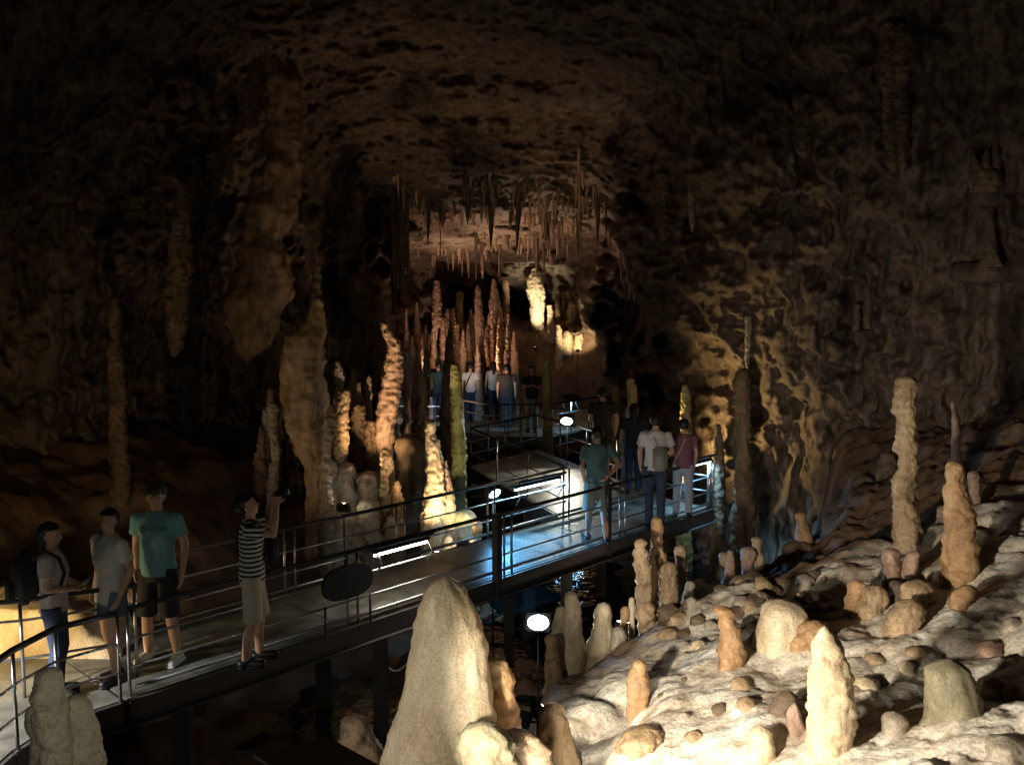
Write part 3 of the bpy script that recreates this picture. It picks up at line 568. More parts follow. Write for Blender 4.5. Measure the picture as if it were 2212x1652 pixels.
# back chamber row
B = 27.5
stg('brilliant white torn pillar, wide at the shoulder, in the back chamber', 'cream', [(577, 1155, 4), (588, 1156, 8), (600, 1154, 13), (626, 1155, 19), (645, 1159, 16), (665, 1160, 15), (690, 1161, 14), (722, 1167, 10), (735, 1167, 12)], 31.3, knob=0.2, flute=0.12)
back = [('tallest pink spire left of the brilliant white pillar', 'pink', [(601, 1066, 2), (625, 1067, 6), (650, 1068, 10), (690, 1071, 15), (730, 1073, 17), (790, 1076, 15)], 30.6),
('second pink spire, just left of the tallest pink one', 'pink', [(615, 1032, 3), (640, 1033, 6), (680, 1035, 9), (720, 1037, 11), (780, 1040, 12)], 30.9),
('blunt dull post between the tallest pink spire and the white pillar', 'pink', [(603, 1092, 6), (612, 1092, 7), (650, 1093, 6), (700, 1092, 8), (740, 1092, 10)], 31.8),
('thick dull pillar at the left of the back row', 'pink', [(604, 943, 5), (630, 944, 8), (670, 945, 10), (720, 947, 13), (780, 948, 14)], 30.4),
('stubby olive post left of the second pink spire', 'olive', [(628, 992, 7), (640, 992, 8), (680, 992, 8), (740, 992, 10)], 31.5),
('low dark shaft between the thick pillar and the olive post', 'brown', [(665, 968, 4), (690, 968, 8), (760, 968, 12)], 30.2),
('thin shaft below and left of the tallest pink spire', 'brown', [(700, 1054, 3), (730, 1054, 8), (790, 1054, 12)], 30.0),
('low shaft right of the tallest pink spire', 'brown', [(690, 1098, 4), (720, 1100, 9), (780, 1102, 13)], 30.0),
('small pinkish post just right of the white pillar', 'pink', [(657, 1188, 4), (668, 1188, 5), (690, 1189, 6), (706, 1193, 9), (740, 1193, 11)], 31.0),
('sharp thin spike right of the white pillar', 'tan', [(632, 1204, 2), (645, 1204, 5), (690, 1205, 7), (740, 1206, 10)], 32.0),
('short pale finger right of the sharp thin spike', 'pink', [(630, 1217, 4), (640, 1217, 4), (680, 1218, 6), (740, 1218, 8)], 32.4),
('flat-topped brown block in the right half of the back row', 'tan', [(650, 1238, 9), (656, 1238, 11), (690, 1237, 11), (725, 1234, 13), (745, 1232, 16)], 31.2),
('ghostly yellow hooded figure-like stalagmite in the right half of the back row', 'cream', [(646, 1267, 3), (653, 1267, 6), (668, 1266, 6), (690, 1266, 8), (725, 1266, 11), (745, 1266, 12)], 31.0),
('small pale knob near the right end of the back row', 'pink', [(650, 1297, 4), (660, 1298, 6), (690, 1300, 8), (740, 1300, 11)], 31.0),
('leaning bright yellow sliver at the right end of the back row', 'cream', [(630, 1339, 3), (640, 1337, 4), (654, 1333, 3), (690, 1333, 6), (720, 1333, 8)], 30.0),
('tiny bright stub at the foot of the flat-topped block', 'cream', [(700, 1206, 3), (712, 1207, 5), (735, 1208, 6)], 30.4),
('low bright lump left of the hooded stalagmite foot', 'cream', [(712, 1226, 6), (722, 1226, 10), (738, 1226, 12)], 30.6),
('squat bright lump right below the hooded stalagmite', 'cream', [(716, 1250, 5), (724, 1250, 8), (738, 1250, 10)], 30.5),
('thin dark shaft standing right of the far walkway lamp post', 'olive', [(772, 1180, 3), (800, 1181, 6), (850, 1182, 8), (930, 1183, 9), (980, 1183, 11)], 22.8),
('slim pointed shaft in the dark above the khaki legged person', 'brown', [(770, 1146, 3), (800, 1146, 5), (850, 1147, 8), (900, 1147, 10)], 28.5)]
for lb, mt, pr, d in back: stg(lb, mt, pr, d, knob=0.2, flute=0.1)
# dim shafts filling the left of the back chamber
K = 'dim shafts crowding the left of the back chamber'
for i in range(26):
    u = 858 + i * 10.2 + rng.uniform(-4, 4); v0 = rng.uniform(690, 770); d = rng.uniform(25.8, 29.5); w = rng.uniform(5, 11)
    if i % 2 == 0: v0 -= 40; w *= 0.8
    column('stalagmite', [(v0, u, 2), (v0 + 25, u, w * 0.6), (v0 + 60, u + 1, w), (v0 + 120, u + 1, w * 1.3)], d, M['pink' if i % 3 else 'brown'], 'dim slender shaft, one of the crowd at the left of the back chamber', 'stalagmite', K, knob=0.2, flute=0.1, nseg=14)
# stalactites over the back chamber
K = 'thin stalactites fringing the lit ceiling of the back chamber'
cl = [(rng.uniform(-0.125, 0.115), rng.uniform(20.5, 30.5)) for _ in range(26)]
for i in range(215):
    a_, d = cl[i % 26]; d = d + rng.gauss(0, 0.5); x = a_ * d + rng.gauss(0, 0.32)
    cz = ceil_z(x, d); L = rng.uniform(0.15, 0.55) * (2.4 if i % 9 == 0 else 1); rw = rng.uniform(0.014, 0.04) * (1.8 if i % 6 == 0 else 1)
    k1, k2 = rng.uniform(-0.02, 0.02), rng.uniform(-0.02, 0.02)
    mb = MB().tube([(0, 0, 0.3), (0, 0, -L * 0.12), (k1, 0, -L * 0.3), (k1, k2, -L * 0.5), (k1 + k2, 0, -L * 0.8), (k1 + k2, 0.0, -L)], [rw * 2.4, rw * 1.7, rw * 1.1, rw * 1.2, rw * 0.6, rw * 0.15], 7)
    o = mb.build('stalactite', M['pink' if i % 3 else 'shell'], None, True, (x, d, cz)); tag(o, 'thin stalactite, one of the fringe on the lit back ceiling', 'stalactite', K)
for (u, v0, v1, w, lb) in [(868, 600, 640, 9, 'ragged lit stalactite cluster at the left lip of the back chamber'), (852, 625, 680, 8, 'slanting lit stalactite tip below the ragged cluster'), (880, 590, 640, 5, 'thin lit stalactite right of the ragged cluster')]:
    column('stalactite', [(v0 - 30, u, w * 0.8), (v0, u, w * 0.7), (v0 + (v1 - v0) * 0.6, u - 2, w * 0.45), (v1, u - 3, 1.5)], 23.5, M['brown'], lb, 'stalactite', down=False, hang=True, knob=0.10, flute=0.06, ring=0.0)
# right wall and ceiling formations
for (u0, v0, u1, v1, w, d, mt, lb) in [(1918, 60, 1930, 372, 15, 12.5, 'brown', 'long dim stalactite, left one of the pair high on the right'), (1948, 60, 1951, 370, 13, 12.6, 'brown', 'long dim stalactite, right one of the pair high on the right'), (1436, 380, 1434, 520, 15, 17.5, 'brown', 'blunt dark stalactite over the right shoulder of the back chamber'), (1494, 420, 1495, 500, 6, 17.2, 'grey', 'thin pale stalactite right of the blunt dark one'), (1740, 210, 1738, 340, 20, 15, 'brown', 'broad very dim stalactite left of the long pair'), (1250, 330, 1254, 560, 3, 24, 'pink', 'hair-thin soda straw right of the white pillar'), (1186, 500, 1187, 555, 3, 24, 'pink', 'short soda straw above the white pillar'), (1040, 530, 1042, 600, 3, 25, 'pink', 'soda straw above the second pink spire'), (1617, 690, 1614, 795, 6, 14.6, 'grey', 'pale straight stalactite against the golden wall'), (870, 560, 872, 600, 6, 22, 'pink', 'stubby stalactite on the left lip of the back chamber ceiling')]:
    hp = wall_hit(u0, v0 - 12); d = min(hp.y if hp else d, 30)
    column('stalactite', [(v0 - 10, u0, w * 1.2), (v0 + 8, u0, w * 1.1), ((v0 + v1) / 2, (u0 + u1) / 2, w), (v1 - 12, u1, w * 0.75), (v1, u1, w * 0.25)], d - 0.12, M[mt], lb, 'stalactite', down=False, knob=0.2, lean=0.0)
stg('dark ragged trunk standing in front of the golden wall', 'brown', [(795, 1606, 10), (820, 1603, 16), (900, 1606, 15), (960, 1604, 14), (1020, 1605, 16), (1080, 1606, 20), (1110, 1606, 24)], 14.4, knob=0.2)
stg('slim dark silhouette-like stalagmite between the purple shirt and the dark trunk', 'brown', [(914, 1551, 4), (924, 1552, 6), (932, 1552, 4), (948, 1553, 8), (980, 1554, 10), (1060, 1554, 12)], 15.4)
stg('small ragged spike on the golden wall ledge behind the purple shirt', 'olive', [(830, 1479, 4), (850, 1480, 8), (900, 1482, 10), (960, 1482, 12)], 16.6, knob=0.2)
stg('olive post rising behind the long-haired figure', 'olive', [(815, 1362, 6), (830, 1364, 9), (870, 1366, 10), (930, 1366, 12)], 18.2, knob=0.2)
stg('thin dim post left of the olive one', 'brown', [(832, 1329, 5), (870, 1330, 7), (930, 1330, 9)], 18.6, knob=0.2)
def wd(u, v): h = wall_hit(u, v); return h.y if h else 12.0
LD = {k: wd(*k) for k in ((2140, 560), (2130, 410), (1862, 712))}
for (lb, mt, pr, d) in [('pale post on a ledge high at the right edge', 'brown', [(455, 2138, 6), (480, 2139, 7), (520, 2140, 8), (545, 2141, 13), (575, 2141, 22)], LD[(2140, 560)] - 0.25),
    ('three-pronged crown-like rock high at the right edge', 'brown', [(335, 2105, 4), (350, 2106, 7), (372, 2125, 26), (395, 2130, 30), (415, 2125, 24)], LD[(2130, 410)] - 0.25),
    ('tall prong of the crown-like rock', 'brown', [(300, 2149, 4), (330, 2149, 7), (385, 2150, 12)], LD[(2130, 410)] - 0.25), ('middle prong of the crown-like rock', 'brown', [(322, 2132, 3), (345, 2131, 8), (385, 2131, 12)], LD[(2130, 410)] - 0.3),
    ('paired dim post on the right wall, taller one', 'brown', [(610, 1874, 6), (650, 1874, 7), (710, 1874, 9)], LD[(1862, 712)] - 0.2), ('paired dim post on the right wall, shorter one', 'brown', [(655, 1851, 6), (690, 1851, 7), (715, 1850, 9)], LD[(1862, 712)] - 0.2)]:
    stg(lb, mt, pr, d, down=False, knob=0.15)
def slab(name, c, d, mat, label, cat, seed=1, n=3):
    bm = bmesh.new(); bmesh.ops.create_cube(bm, size=1); bmesh.ops.subdivide_edges(bm, edges=bm.edges[:], cuts=16, use_grid_fill=True)
    co = np.array([v.co[:] for v in bm.verts]); ln = np.linalg.norm(co, axis=1, keepdims=True)
    co = co * (0.55 + 0.45 * 0.5 / np.maximum(ln, .01)) * 1.1
    w = co * np.array(d); w = w * (1 + 0.35 * fbm(w * 1.3 + seed, 3)[:, None]) + 0.03 * ridged(w * 5 + seed, 3)[:, None] * co
    for v, q in zip(bm.verts, w): v.co = q
    V = [v.co.copy() for v in bm.verts]; bm.verts.index_update(); Fc = [tuple(v.index for v in f.verts) for f in bm.faces]; bm.free()
    return tag(mesh_obj(name, V, Fc, mat, None, True, c), label, cat)
def ledge(u, v, w, lb, k):
    c = P(u, v, LD[k] + 0.15); slab('rock_ledge', (c.x, c.y, c.z - 0.09), (w * 0.9, 0.8, 0.2), M['shell'], lb, 'ledge', u)
ledge(2150, 572, 0.8, 'shadowy ledge under the pale post at the right edge', (2140, 560))
ledge(2130, 412, 0.55, 'shadowy ledge under the crown-like rock', (2130, 410))
ledge(1862, 712, 0.5, 'narrow dark ledge carrying the paired dim posts', (1862, 712))

# ------------------------------------------------------------------ lamps
def aim(o, tgt):
    o.rotation_euler = (Vector(tgt) - Vector(o.location)).to_track_quat('-Z', 'Y').to_euler()
def floodlight(loc, tgt, power, col, size, label, blend=0.6, lens='lens_warm', rad=0.05, scale=1.0, kind='SPOT', stake=None, added_visor=False):
    """box floodlight on a bracket; its own lamp sits just in front of the lens"""
    loc = Vector(loc); stake = max(0.15, loc.z - 0.1 * scale - hz(loc.x, loc.y) + 0.06); root = empty('floodlight', loc); tag(root, label, 'floodlight')
    dirv = (Vector(tgt) - loc).normalized(); R = dirv.to_track_quat('Y', 'Z').to_matrix(); s = scale
    MB().box((0, 0, 0), (0.20 * s, 0.09 * s, 0.14 * s), R, 0.012 * s).build('housing', M['housing'], root, False)
    MB().ball(R @ Vector((0, 0.046 * s, 0)), (0.082 * s, 0.016 * s, 0.058 * s), 20, 10, R).build('lens', M[lens], root, False)
    b = MB().tube([R @ Vector((-0.115 * s, 0, 0)), Vector((-0.115 * s, 0, -0.1 * s)) , Vector((0.115 * s, 0, -0.1 * s)), R @ Vector((0.115 * s, 0, 0))], 0.008, 6)
    b.tube([Vector((0, 0, -0.1 * s)), Vector((0, 0, -0.1 * s - stake))], 0.012, 6); b.build('bracket', M['darksteel'], root)
    if added_visor: MB().box(R @ Vector((0, 0.20 * s, 0.085 * s)), (0.40 * s, 0.30 * s, 0.008), R).build('added_visor', M['housing'], root, False)  # unseen flap added to cut the beam off the wall above
    ld = bpy.data.lights.new('floodlight_lamp', kind); ld.energy = power; ld.color = col; ld.shadow_soft_size = rad
    if kind == 'SPOT': ld.spot_size = math.radians(size); ld.spot_blend = blend
    lo = bpy.data.objects.new('floodlight_lamp', ld); COL.objects.link(lo)
    lo.location = dirv * 0.075 * s + dirv * 0.01
    lo.rotation_euler = dirv.to_track_quat('-Z', 'Y').to_euler(); lo.parent = root
    return root
WARM = (1.0, 0.78, 0.48); AMB = (1.0, 0.66, 0.34); WHT = (1.0, 0.93, 0.78); COOL = (0.27, 0.64, 1.0)
# slope lamps
floodlight((-2.0, 2.9, 2.1), (0.0, 5.6, 1.0), 150, WHT, 70, 'floodlight on a stake left of the lookout, aimed at the massive cone', lens='lens_white', stake=0.6)
floodlight((0.12, 4.15, 1.22), (1.9, 6.8, 1.0), 120, WHT, 116, 'floodlight low on the slope behind the massive cone, grazing the pale flowstone', lens='lens_white', stake=0.5, blend=0.9)
floodlight((-0.75, 2.75, 2.0), (4.3, 8.2, 0.8), 1150, (1.0, 0.90, 0.73), 66, 'floodlight on a stake beside the lookout, aimed across the pale slope', lens='lens_white', stake=0.6, blend=0.4, added_visor=True, rad=0.09)
floodlight(P(1163, 1536, 5.95), (3.8, 7.6, 1.3), 14, WHT, 130, 'small white floodlight half hidden behind the small tan cone', lens='lens_white', scale=0.7)
floodlight(P(1163, 1343, 10.6), (-0.1, 5.0, 1.6), 60, WHT, 120, 'glaring floodlight under the footbridge', lens='lens_white', scale=1.5, stake=0.25)
floodlight((-1.2, 1.9, 2.45), (-3.0, 9.2, 0.8), 50, (0.9, 1.0, 0.92), 56, 'added weak fill floodlight by the lookout pointing down at the footbridge visitors', lens='lens_white', stake=0.6)  # fill lamp added out of frame to brighten the left visitor group
# walkway lamps
floodlight(P(1225, 905, 19.2), (0.7, 16.8, -0.2), 170, (1.0, 0.96, 0.78), 100, 'white floodlight on the right rail of the far walkway', lens='lens_white', scale=1.5, stake=0.6)
floodlight(P(1064, 1060, 13.6), (0.9, 12.5, -0.3), 430, (0.13, 0.5, 1.0), 112, 'blue-white floodlight beside the footbridge junction', lens='lens_cool', scale=1.3, stake=1.2, blend=0.9)
# left pillars
floodlight((-2.62, 14.2, 0.25), P(842, 850, 16.0), 300, AMB, 50, 'warm uplight at the foot of the hooked salmon pillar')
floodlight(P(945, 1200, 13.3), P(935, 1010, 14.3), 250, (1.0, 0.68, 0.38), 70, 'warm uplight in front of the bright orange pillar')
floodlight(P(1000, 1178, 13.6), P(985, 950, 16.5), 110, (0.95, 0.95, 0.45), 50, 'greenish uplight aimed at the mossy column')
floodlight((-5.0, 12.0, -0.6), P(630, 760, 15.2), 45, (1.0, 0.66, 0.46), 75, 'weak uplight below the grey flowstone column')
# back chamber
floodlight(P(1156, 752, 29.3), P(1158, 640, 31.3), 620, (1.0, 0.88, 0.6), 44, 'spotlight under the brilliant white pillar', scale=0.6)
floodlight(P(1248, 756, 28.9), P(1250, 685, 31.0), 230, (1.0, 0.78, 0.45), 74, 'small spotlight under the right half of the back row', scale=0.5)
floodlight((-2.6, 28.7, 0.7), (-1.6, 31.0, 3.0), 200, (1.0, 0.66, 0.48), 100, 'warm uplight at the left foot of the back row of spires', blend=0.9, scale=0.6)
floodlight((-1.7, 22.3, 0.2), (-0.4, 27.4, 5.0), 900, (1.0, 0.62, 0.38), 72, 'small uplight in front of the far platform aimed at the fringed ceiling', blend=1.0, rad=0.25, scale=0.6)
floodlight((-1.0, 28.5, 0.6), (-0.4, 26.6, 5.6), 1500, (1.0, 0.66, 0.42), 96, 'uplight behind the far platform aimed at the back ceiling', blend=1.0, rad=0.25)
# golden wall
floodlight((2.42, 16.75, 0.35), (4.1, 16.6, 1.25), 430, (1.0, 0.70, 0.27), 122, 'golden uplight behind the end of the footbridge', blend=1.0)
# added fill uplights, unseen, standing in for light bounced around the hall
floodlight((1.5, 12.2, -0.9), (2.8, 16.0, 9.0), 28, (1.0, 0.70, 0.56), 150, 'added weak fill uplight under the footbridge washing the high ceiling', blend=1.0, rad=0.3)
floodlight((5.8, 8.8, 2.3), (11, 12, 4.0), 9, (1.0, 0.72, 0.5), 130, 'added weak fill uplight behind the tall right columns', blend=1.0)  # added fill for the right side, no real lamp behind it
floodlight((-5.6, 13.2, -0.4), (-6.0, 17, 5), 5, (1.0, 0.66, 0.52), 140, 'added very weak fill uplight on the dark left bank', blend=1.0, rad=0.3)  # added faint fill over the left bank
# blue pool lamp
floodlight((3.75, 15.0, -0.95), (5.0, 16.6, -1.9), 50, COOL, 90, 'cool lamp under the end of the footbridge lighting the pool', lens='lens_cool', stake=0.4)
# lower left
floodlight((-0.1, 23.25, 0.35), (-0.7, 26.2, 1.3), 40, COOL, 120, 'cool lamp at the front edge of the far viewing platform', lens='lens_cool', scale=0.5, stake=0.3)
floodlight((-5.6, 6.3, 1.3), (-4.55, 7.2, 0.0), 800, (1.0, 0.97, 0.92), 64, 'white lamp over the walkway bend glaring on the wet deck', lens='lens_white', stake=0.7)
floodlight((-5.3, 7.7, 0.65), (-5.1, 8.9, 0.1), 120, (1.0, 0.70, 0.28), 150, 'yellow lamp on the walkway bend lighting the low rock wall', stake=0.6)

# ------------------------------------------------------------------ footbridge and walkways
def railing(root, path, z=0.0, h=0.8, levels=(0.52, 0.26), posts=None, r=0.016, top_r=0.024, pair=False, mat='steel', topmat='darksteel', step=1.2):
    path = [Vector((p[0], p[1], z + (p[2] if len(p) > 2 else 0))) for p in path]
    seg = [(path[i], path[i + 1]) for i in range(len(path) - 1)]
    MB().tube([p + Vector((0, 0, h)) for p in path], top_r, 8).build('handrail', M[topmat], root)
    for lv in levels: MB().tube([p + Vector((0, 0, lv)) for p in path], r * 0.8, 6).build('rail', M[mat], root)
    for a, b in seg:
        L = (b - a).length; n = max(1, round(L / step)); t = (b - a).normalized()
        for i in range(n + (1 if b is path[-1] else 0)):
            p = a + (b - a) * (i / n)
            offs = (-0.07, 0.07) if pair and 0 < i else (0,)
            for o_ in offs:
                q = p + t * o_
                MB().tube([(q.x, q.y, p.z - 0.1), (q.x, q.y, p.z + h)], r, 8).build('post', M[mat], root)
def deckpart(root, poly, z=0.0, th=0.06):
    MB().prism(poly, z - th, z).build('deck', M['deck'], root, False)
    n = len(poly); cx = sum(p[0] for p in poly) / n; cy = sum(p[1] for p in poly) / n
    for i in range(n):
        a, b = Vector((*poly[i], 0)), Vector((*poly[(i + 1) % n], 0)); t = (b - a); L = t.length; t.normalize()
        nrm = Vector((t.y, -t.x, 0)); mid = (a + b) / 2
        if (mid - Vector((cx, cy, 0))).dot(nrm) < 0: nrm = -nrm
        R = Matrix((t, Vector((0, 0, 1)).cross(t), Vector((0, 0, 1)))).transposed()
        mb = MB(); mb.box(mid + nrm * 0.025 + Vector((0, 0, z - 0.12)), (L - 0.02, 0.04, 0.22), R)
        mb.box(mid + nrm * 0.06 + Vector((0, 0, z - 0.222)), (L - 0.02, 0.10, 0.012), R)
        mb.build('edge_beam', M['beam'], root, False)
def pier(root, x, y, z1, w=0.2, mat='beam'):
    g = hz(x, y); MB().box((x, y, (z1 + g - 0.3) / 2), (w, w, z1 - g + 0.3), None, 0.01).build('pier', M[mat], root, False)
A = Vector((-3.43, 7.95)); B_ = Vector((3.35, 15.3)); dirb = (B_ - A).normalized(); nrm = Vector((-dirb.y, dirb.x)); WD = 1.4
A2 = A + nrm * WD; B2 = B_ + nrm * WD
def at(t, o=0.0, z=0.0): q = A + dirb * t + nrm * o; return Vector((q.x, q.y, z))
LB = (B_ - A).length
def t_for(u, o=0.0):
    lo, hi = 0.0, LB
    for _ in range(40):
        m_ = (lo + hi) / 2; q = at(m_, o)
        if q.x / q.y * F + 512 < u * S: lo = m_
        else: hi = m_
    return lo
bridge = empty('footbridge', at(LB / 2, WD / 2)); tag(bridge, 'long grey steel footbridge with pipe railings crossing from lower left to right', 'footbridge')
inv = bridge.location.copy()
class Root:                                    # shift children into the root's frame
    pass
def settle(root):
    for c in root.children: c.location = c.location - root.location
deckpart(bridge, [at(0)[:2], at(LB)[:2], at(LB, WD)[:2], at(0, WD)[:2]], -0.006)
pl = MB(); t_ = 0.02
while t_ < LB - 0.1:
    t2 = min(t_ + 1.18, LB - 0.01); pl.prism([at(t_, 0.05)[:2], at(t2, 0.05)[:2], at(t2, WD - 0.05)[:2], at(t_, WD - 0.05)[:2]], -0.003, 0.0); t_ = t2 + 0.022
pl.build('deck_plate', M['deck'], bridge, False)
for o_ in (0.02, WD - 0.02):
    MB().tube([at(0.1, o_, 0.07), at(LB - 0.05, o_, 0.07)], 0.022, 6).build('kerb_rail', M['steel'], bridge)
g0 = G(985, 1320); 
railing(bridge, [at(0.05, 0.03), at(LB - 0.02, 0.03)], h=0.8, pair=True, step=2.45)
railing(bridge, [at(0.9, WD - 0.03), at(t_for(1222, WD), WD - 0.03)], h=0.8, pair=True, step=1.75)
railing(bridge, [at(LB, 0.05), at(LB, WD - 0.03)], h=0.8, step=1.3)
# woven infill behind the near railing
mp = MB(); t0, t1 = 4.7, 7.1
for i in range(int((t1 - t0) / 0.025)):
    q = at(t0 + i * 0.025, 0.05); mp.add([(q.x, q.y, 0.03), (q.x + 0.004, q.y, 0.03), (q.x + 0.004, q.y + .004, 0.03), (q.x + .004, q.y, 0.5), (q.x, q.y, 0.5), (q.x, q.y + .004, 0.5)], [(0, 1, 3, 4), (1, 2, 5, 3), (2, 0, 4, 5)])
for k in range(20):
    z = 0.03 + k * 0.025; mp.tube([at(t0, 0.056, z), at(t1, 0.056, z)], 0.0022, 4)
mp.build('mesh_panel', M['steel'], bridge, False)
for t in (0.6, 3.0, 6.35, 8.6): 
    for o_ in (0.15, WD - 0.15): q = at(t, o_); pier(bridge, q.x, q.y, -0.24, 0.16)
for t in (4.75, 7.05): MB().box(at(t, -0.03, 0.28), (0.09, 0.09, 1.1), Matrix.Rotation(math.atan2(dirb.y, dirb.x), 3, 'Z')).build('stanchion', M['darksteel'], bridge, False)
settle(bridge)
# walkway bend at lower left
wl = empty('walkway', (-4.6, 7.9, 0)); tag(wl, 'brightly lit walkway bend at the lower left corner beside the footbridge', 'walkway')
deckpart(wl, [(-3.46, 7.92), (-3.85, 7.5), (-3.95, 7.0), (-3.98, 5.2), (-6.4, 5.2), (-6.4, 8.7), (-4.47, 8.87)], -0.004)
railing(wl, [(-3.46, 7.90), (-3.82, 7.52), (-3.92, 7.05), (-3.95, 5.3)], h=0.8, top_r=0.028, step=1.6)
railing(wl, [(-3.52, 8.42), (-4.35, 7.98), (-6.3, 7.4)], h=0.88, levels=(0.7, 0.35), step=1.0)
settle(wl)
# walkway two: from the junction back towards the left
d2 = (Vector((-0.85, 18.95)) - Vector((0.78, 14.2))).normalized()
J1 = at(t_for(1222, WD), WD + 0.06)[:2]; J2 = at(LB, WD + 0.06)[:2]
w2 = empty('walkway', (1.2, 17, 0)); tag(w2, 'raised walkway running back from the footbridge junction past the white floodlight', 'walkway')
C1 = (-0.85, 18.95); C2 = (0.55, 21.0)
deckpart(w2, [J1, J2, (3.05, 15.2), C2, C1], -0.004)
railing(w2, [(J1[0] + 0.03, J1[1] + 0.05), C1], h=0.8, step=1.55)
railing(w2, [C1, C2], h=0.8, step=0.6)
railing(w2, [(3.0, 15.3), C2], h=0.8, step=1.2)
for x, y in ((0.3, 16.2), (2.3, 16.6), (-0.6, 18.8), (0.5, 20.7)): pier(w2, x, y, -0.24)
settle(w2)
far = empty('platform', (-1.0, 25.5, 0)); tag(far, 'far viewing platform with several dim people, left of the back floodlight', 'platform')
deckpart(far, [(-4.3, 24.9), (-1.9, 24.7), (-0.6, 22.9), (1.0, 22.9), (2.6, 25.0), (2.6, 28.2), (-4.3, 28.2)], 0.0)
railing(far, [(-4.25, 28.1), (-4.25, 24.95), (-1.9, 24.75), (-0.6, 22.95), (1.0, 22.95), (2.55, 25.0)], h=0.8, step=1.0)
for x, y in ((-4, 25.2), (-2, 25.2), (0, 23.4), (2.3, 25.5)): pier(far, x, y, -0.24)
settle(far)
# info boards with lamps under them
def board(p0, p1, z, side, label, tube='tube_white', power=30, col=WHT, depth=0.34, light=True):
    p0, p1 = Vector(p0), Vector(p1); mid = (p0 + p1) / 2; L = (p1 - p0).length; t = (p1 - p0).normalized(); n = Vector((-t.y, t.x, 0)) * side
    root = empty('information_board', (mid.x, mid.y, z)); tag(root, label, 'information board')
    up = (Vector((0, 0, 1)) * 0.90 - n * 0.43).normalized(); f = t.cross(up)
    R = Matrix((t, f, up)).transposed()
    MB().box((0, 0, 0.06), (L, depth, 0.035), R, 0.008).build('panel', M['board'], root, False)
    MB().box(Vector((0, 0, 0.02)), (L * 0.96, 0.06, 0.05), R, 0.008).build('lamp_housing', M['housing'], root, False)
    MB().tube([t * (-L * 0.46) + Vector((0, 0, -0.022)), t * (L * 0.46) + Vector((0, 0, -0.022))], 0.014, 8).build('lamp_tube', M[tube], root)
    for s_ in (-1, 1):
        q = t * (s_ * L * 0.44); MB().tube([q + Vector((0, 0, 0.03)), q + n * 0.10 + Vector((0, 0, -0.10)), q + n * 0.0 + Vector((0, 0, -0.26))], 0.012, 6).build('bracket', M['steel'], root)
    if light:
        ld = bpy.data.lights.new('board_lamp', 'AREA'); ld.shape = 'RECTANGLE'; ld.size = L * 0.9; ld.size_y = 0.04; ld.energy = power; ld.color = col; ld.spread = math.radians(170)
        lo = bpy.data.objects.new('board_lamp', ld); COL.objects.link(lo); lo.parent = root; lo.location = (0, 0, -0.05); lo.rotation_euler = (0, 0, math.atan2(t.y, t.x))
    return root
board(at(t_for(796), -0.0), at(t_for(925), -0.0), 0.72, -1, 'slanted information board over a bright white tube mid-way along the footbridge', power=8, depth=0.2)
b2 = board(at(t_for(1108, WD), WD), at(t_for(1214, WD), WD), 0.64, -1, 'dark information board over a blue-white tube at the footbridge junction', 'tube_blue', 22, COOL, depth=0.26)
b3 = board(at(t_for(1492), 0.03), at(LB, 0.03), 0.80, -1, 'dark information board over a blue tube at the right end of the footbridge', 'tube_blue', 26, COOL, depth=0.26)
b4 = board((-3.6, 24.93, 0), (-2.1, 24.78, 0), 0.82, 1, 'small far information board over a bright tube on the viewing platform', 'tube_white', 14, (0.8, 0.92, 1.0))
b5 = board((1.35, 23.4, 0), (1.75, 23.95, 0), 0.82, 1, 'tiny lit board behind the dark-shirted man on the viewing platform', 'tube_blue', 14, COOL)
# dark rounded sign hung on the near rail
sg = empty('rail_sign', at(t_for(738), -0.03, 0.50)); tag(sg, 'dark oval sign board hung on the near rail of the footbridge', 'sign')
V = []; n = 28
Rz = math.atan2(dirb.y, dirb.x)
for s_ in (-0.02, 0.02):
    for k in range(n):
        w = 2 * math.pi * k / n; V.append(Matrix.Rotation(Rz, 3, 'Z') @ Vector((0.33 * math.copysign(abs(math.cos(w)) ** 0.7, math.cos(w)), s_, 0.18 * math.copysign(abs(math.sin(w)) ** 0.8, math.sin(w)))))
mesh_obj('sign_panel', V, [tuple(range(n)), tuple(range(2 * n - 1, n - 1, -1))] + [(k, n + k, n + (k + 1) % n, (k + 1) % n) for k in range(n)], M['black'], sg, False)
for s_ in (-0.3, 0.3): q = Matrix.Rotation(Rz, 3, 'Z') @ Vector((s_, 0, 0)); MB().tube([q + Vector((0, 0, -0.2)), q + Vector((0, 0, -0.6))], 0.014, 6).build('leg', M['darksteel'], sg)
# low rock wall behind the bend
slab('rock_wall', (-5.5, 9.35, -0.15), (2.9, 0.9, 1.25), M['cream'], 'low pale rock wall glowing yellow at the left edge', 'rock wall')
# loose cables on the rocks
cb = MB().tube([P(840, 1440, 7.9), P(850, 1447, 7.9), P(862, 1446, 7.9), P(875, 1436, 7.95), P(888, 1424, 8.0)], 0.008, 6).build('cable', M['cable']); tag(cb, 'short loose pale cable dangling under the footbridge left of the massive cone', 'cable')

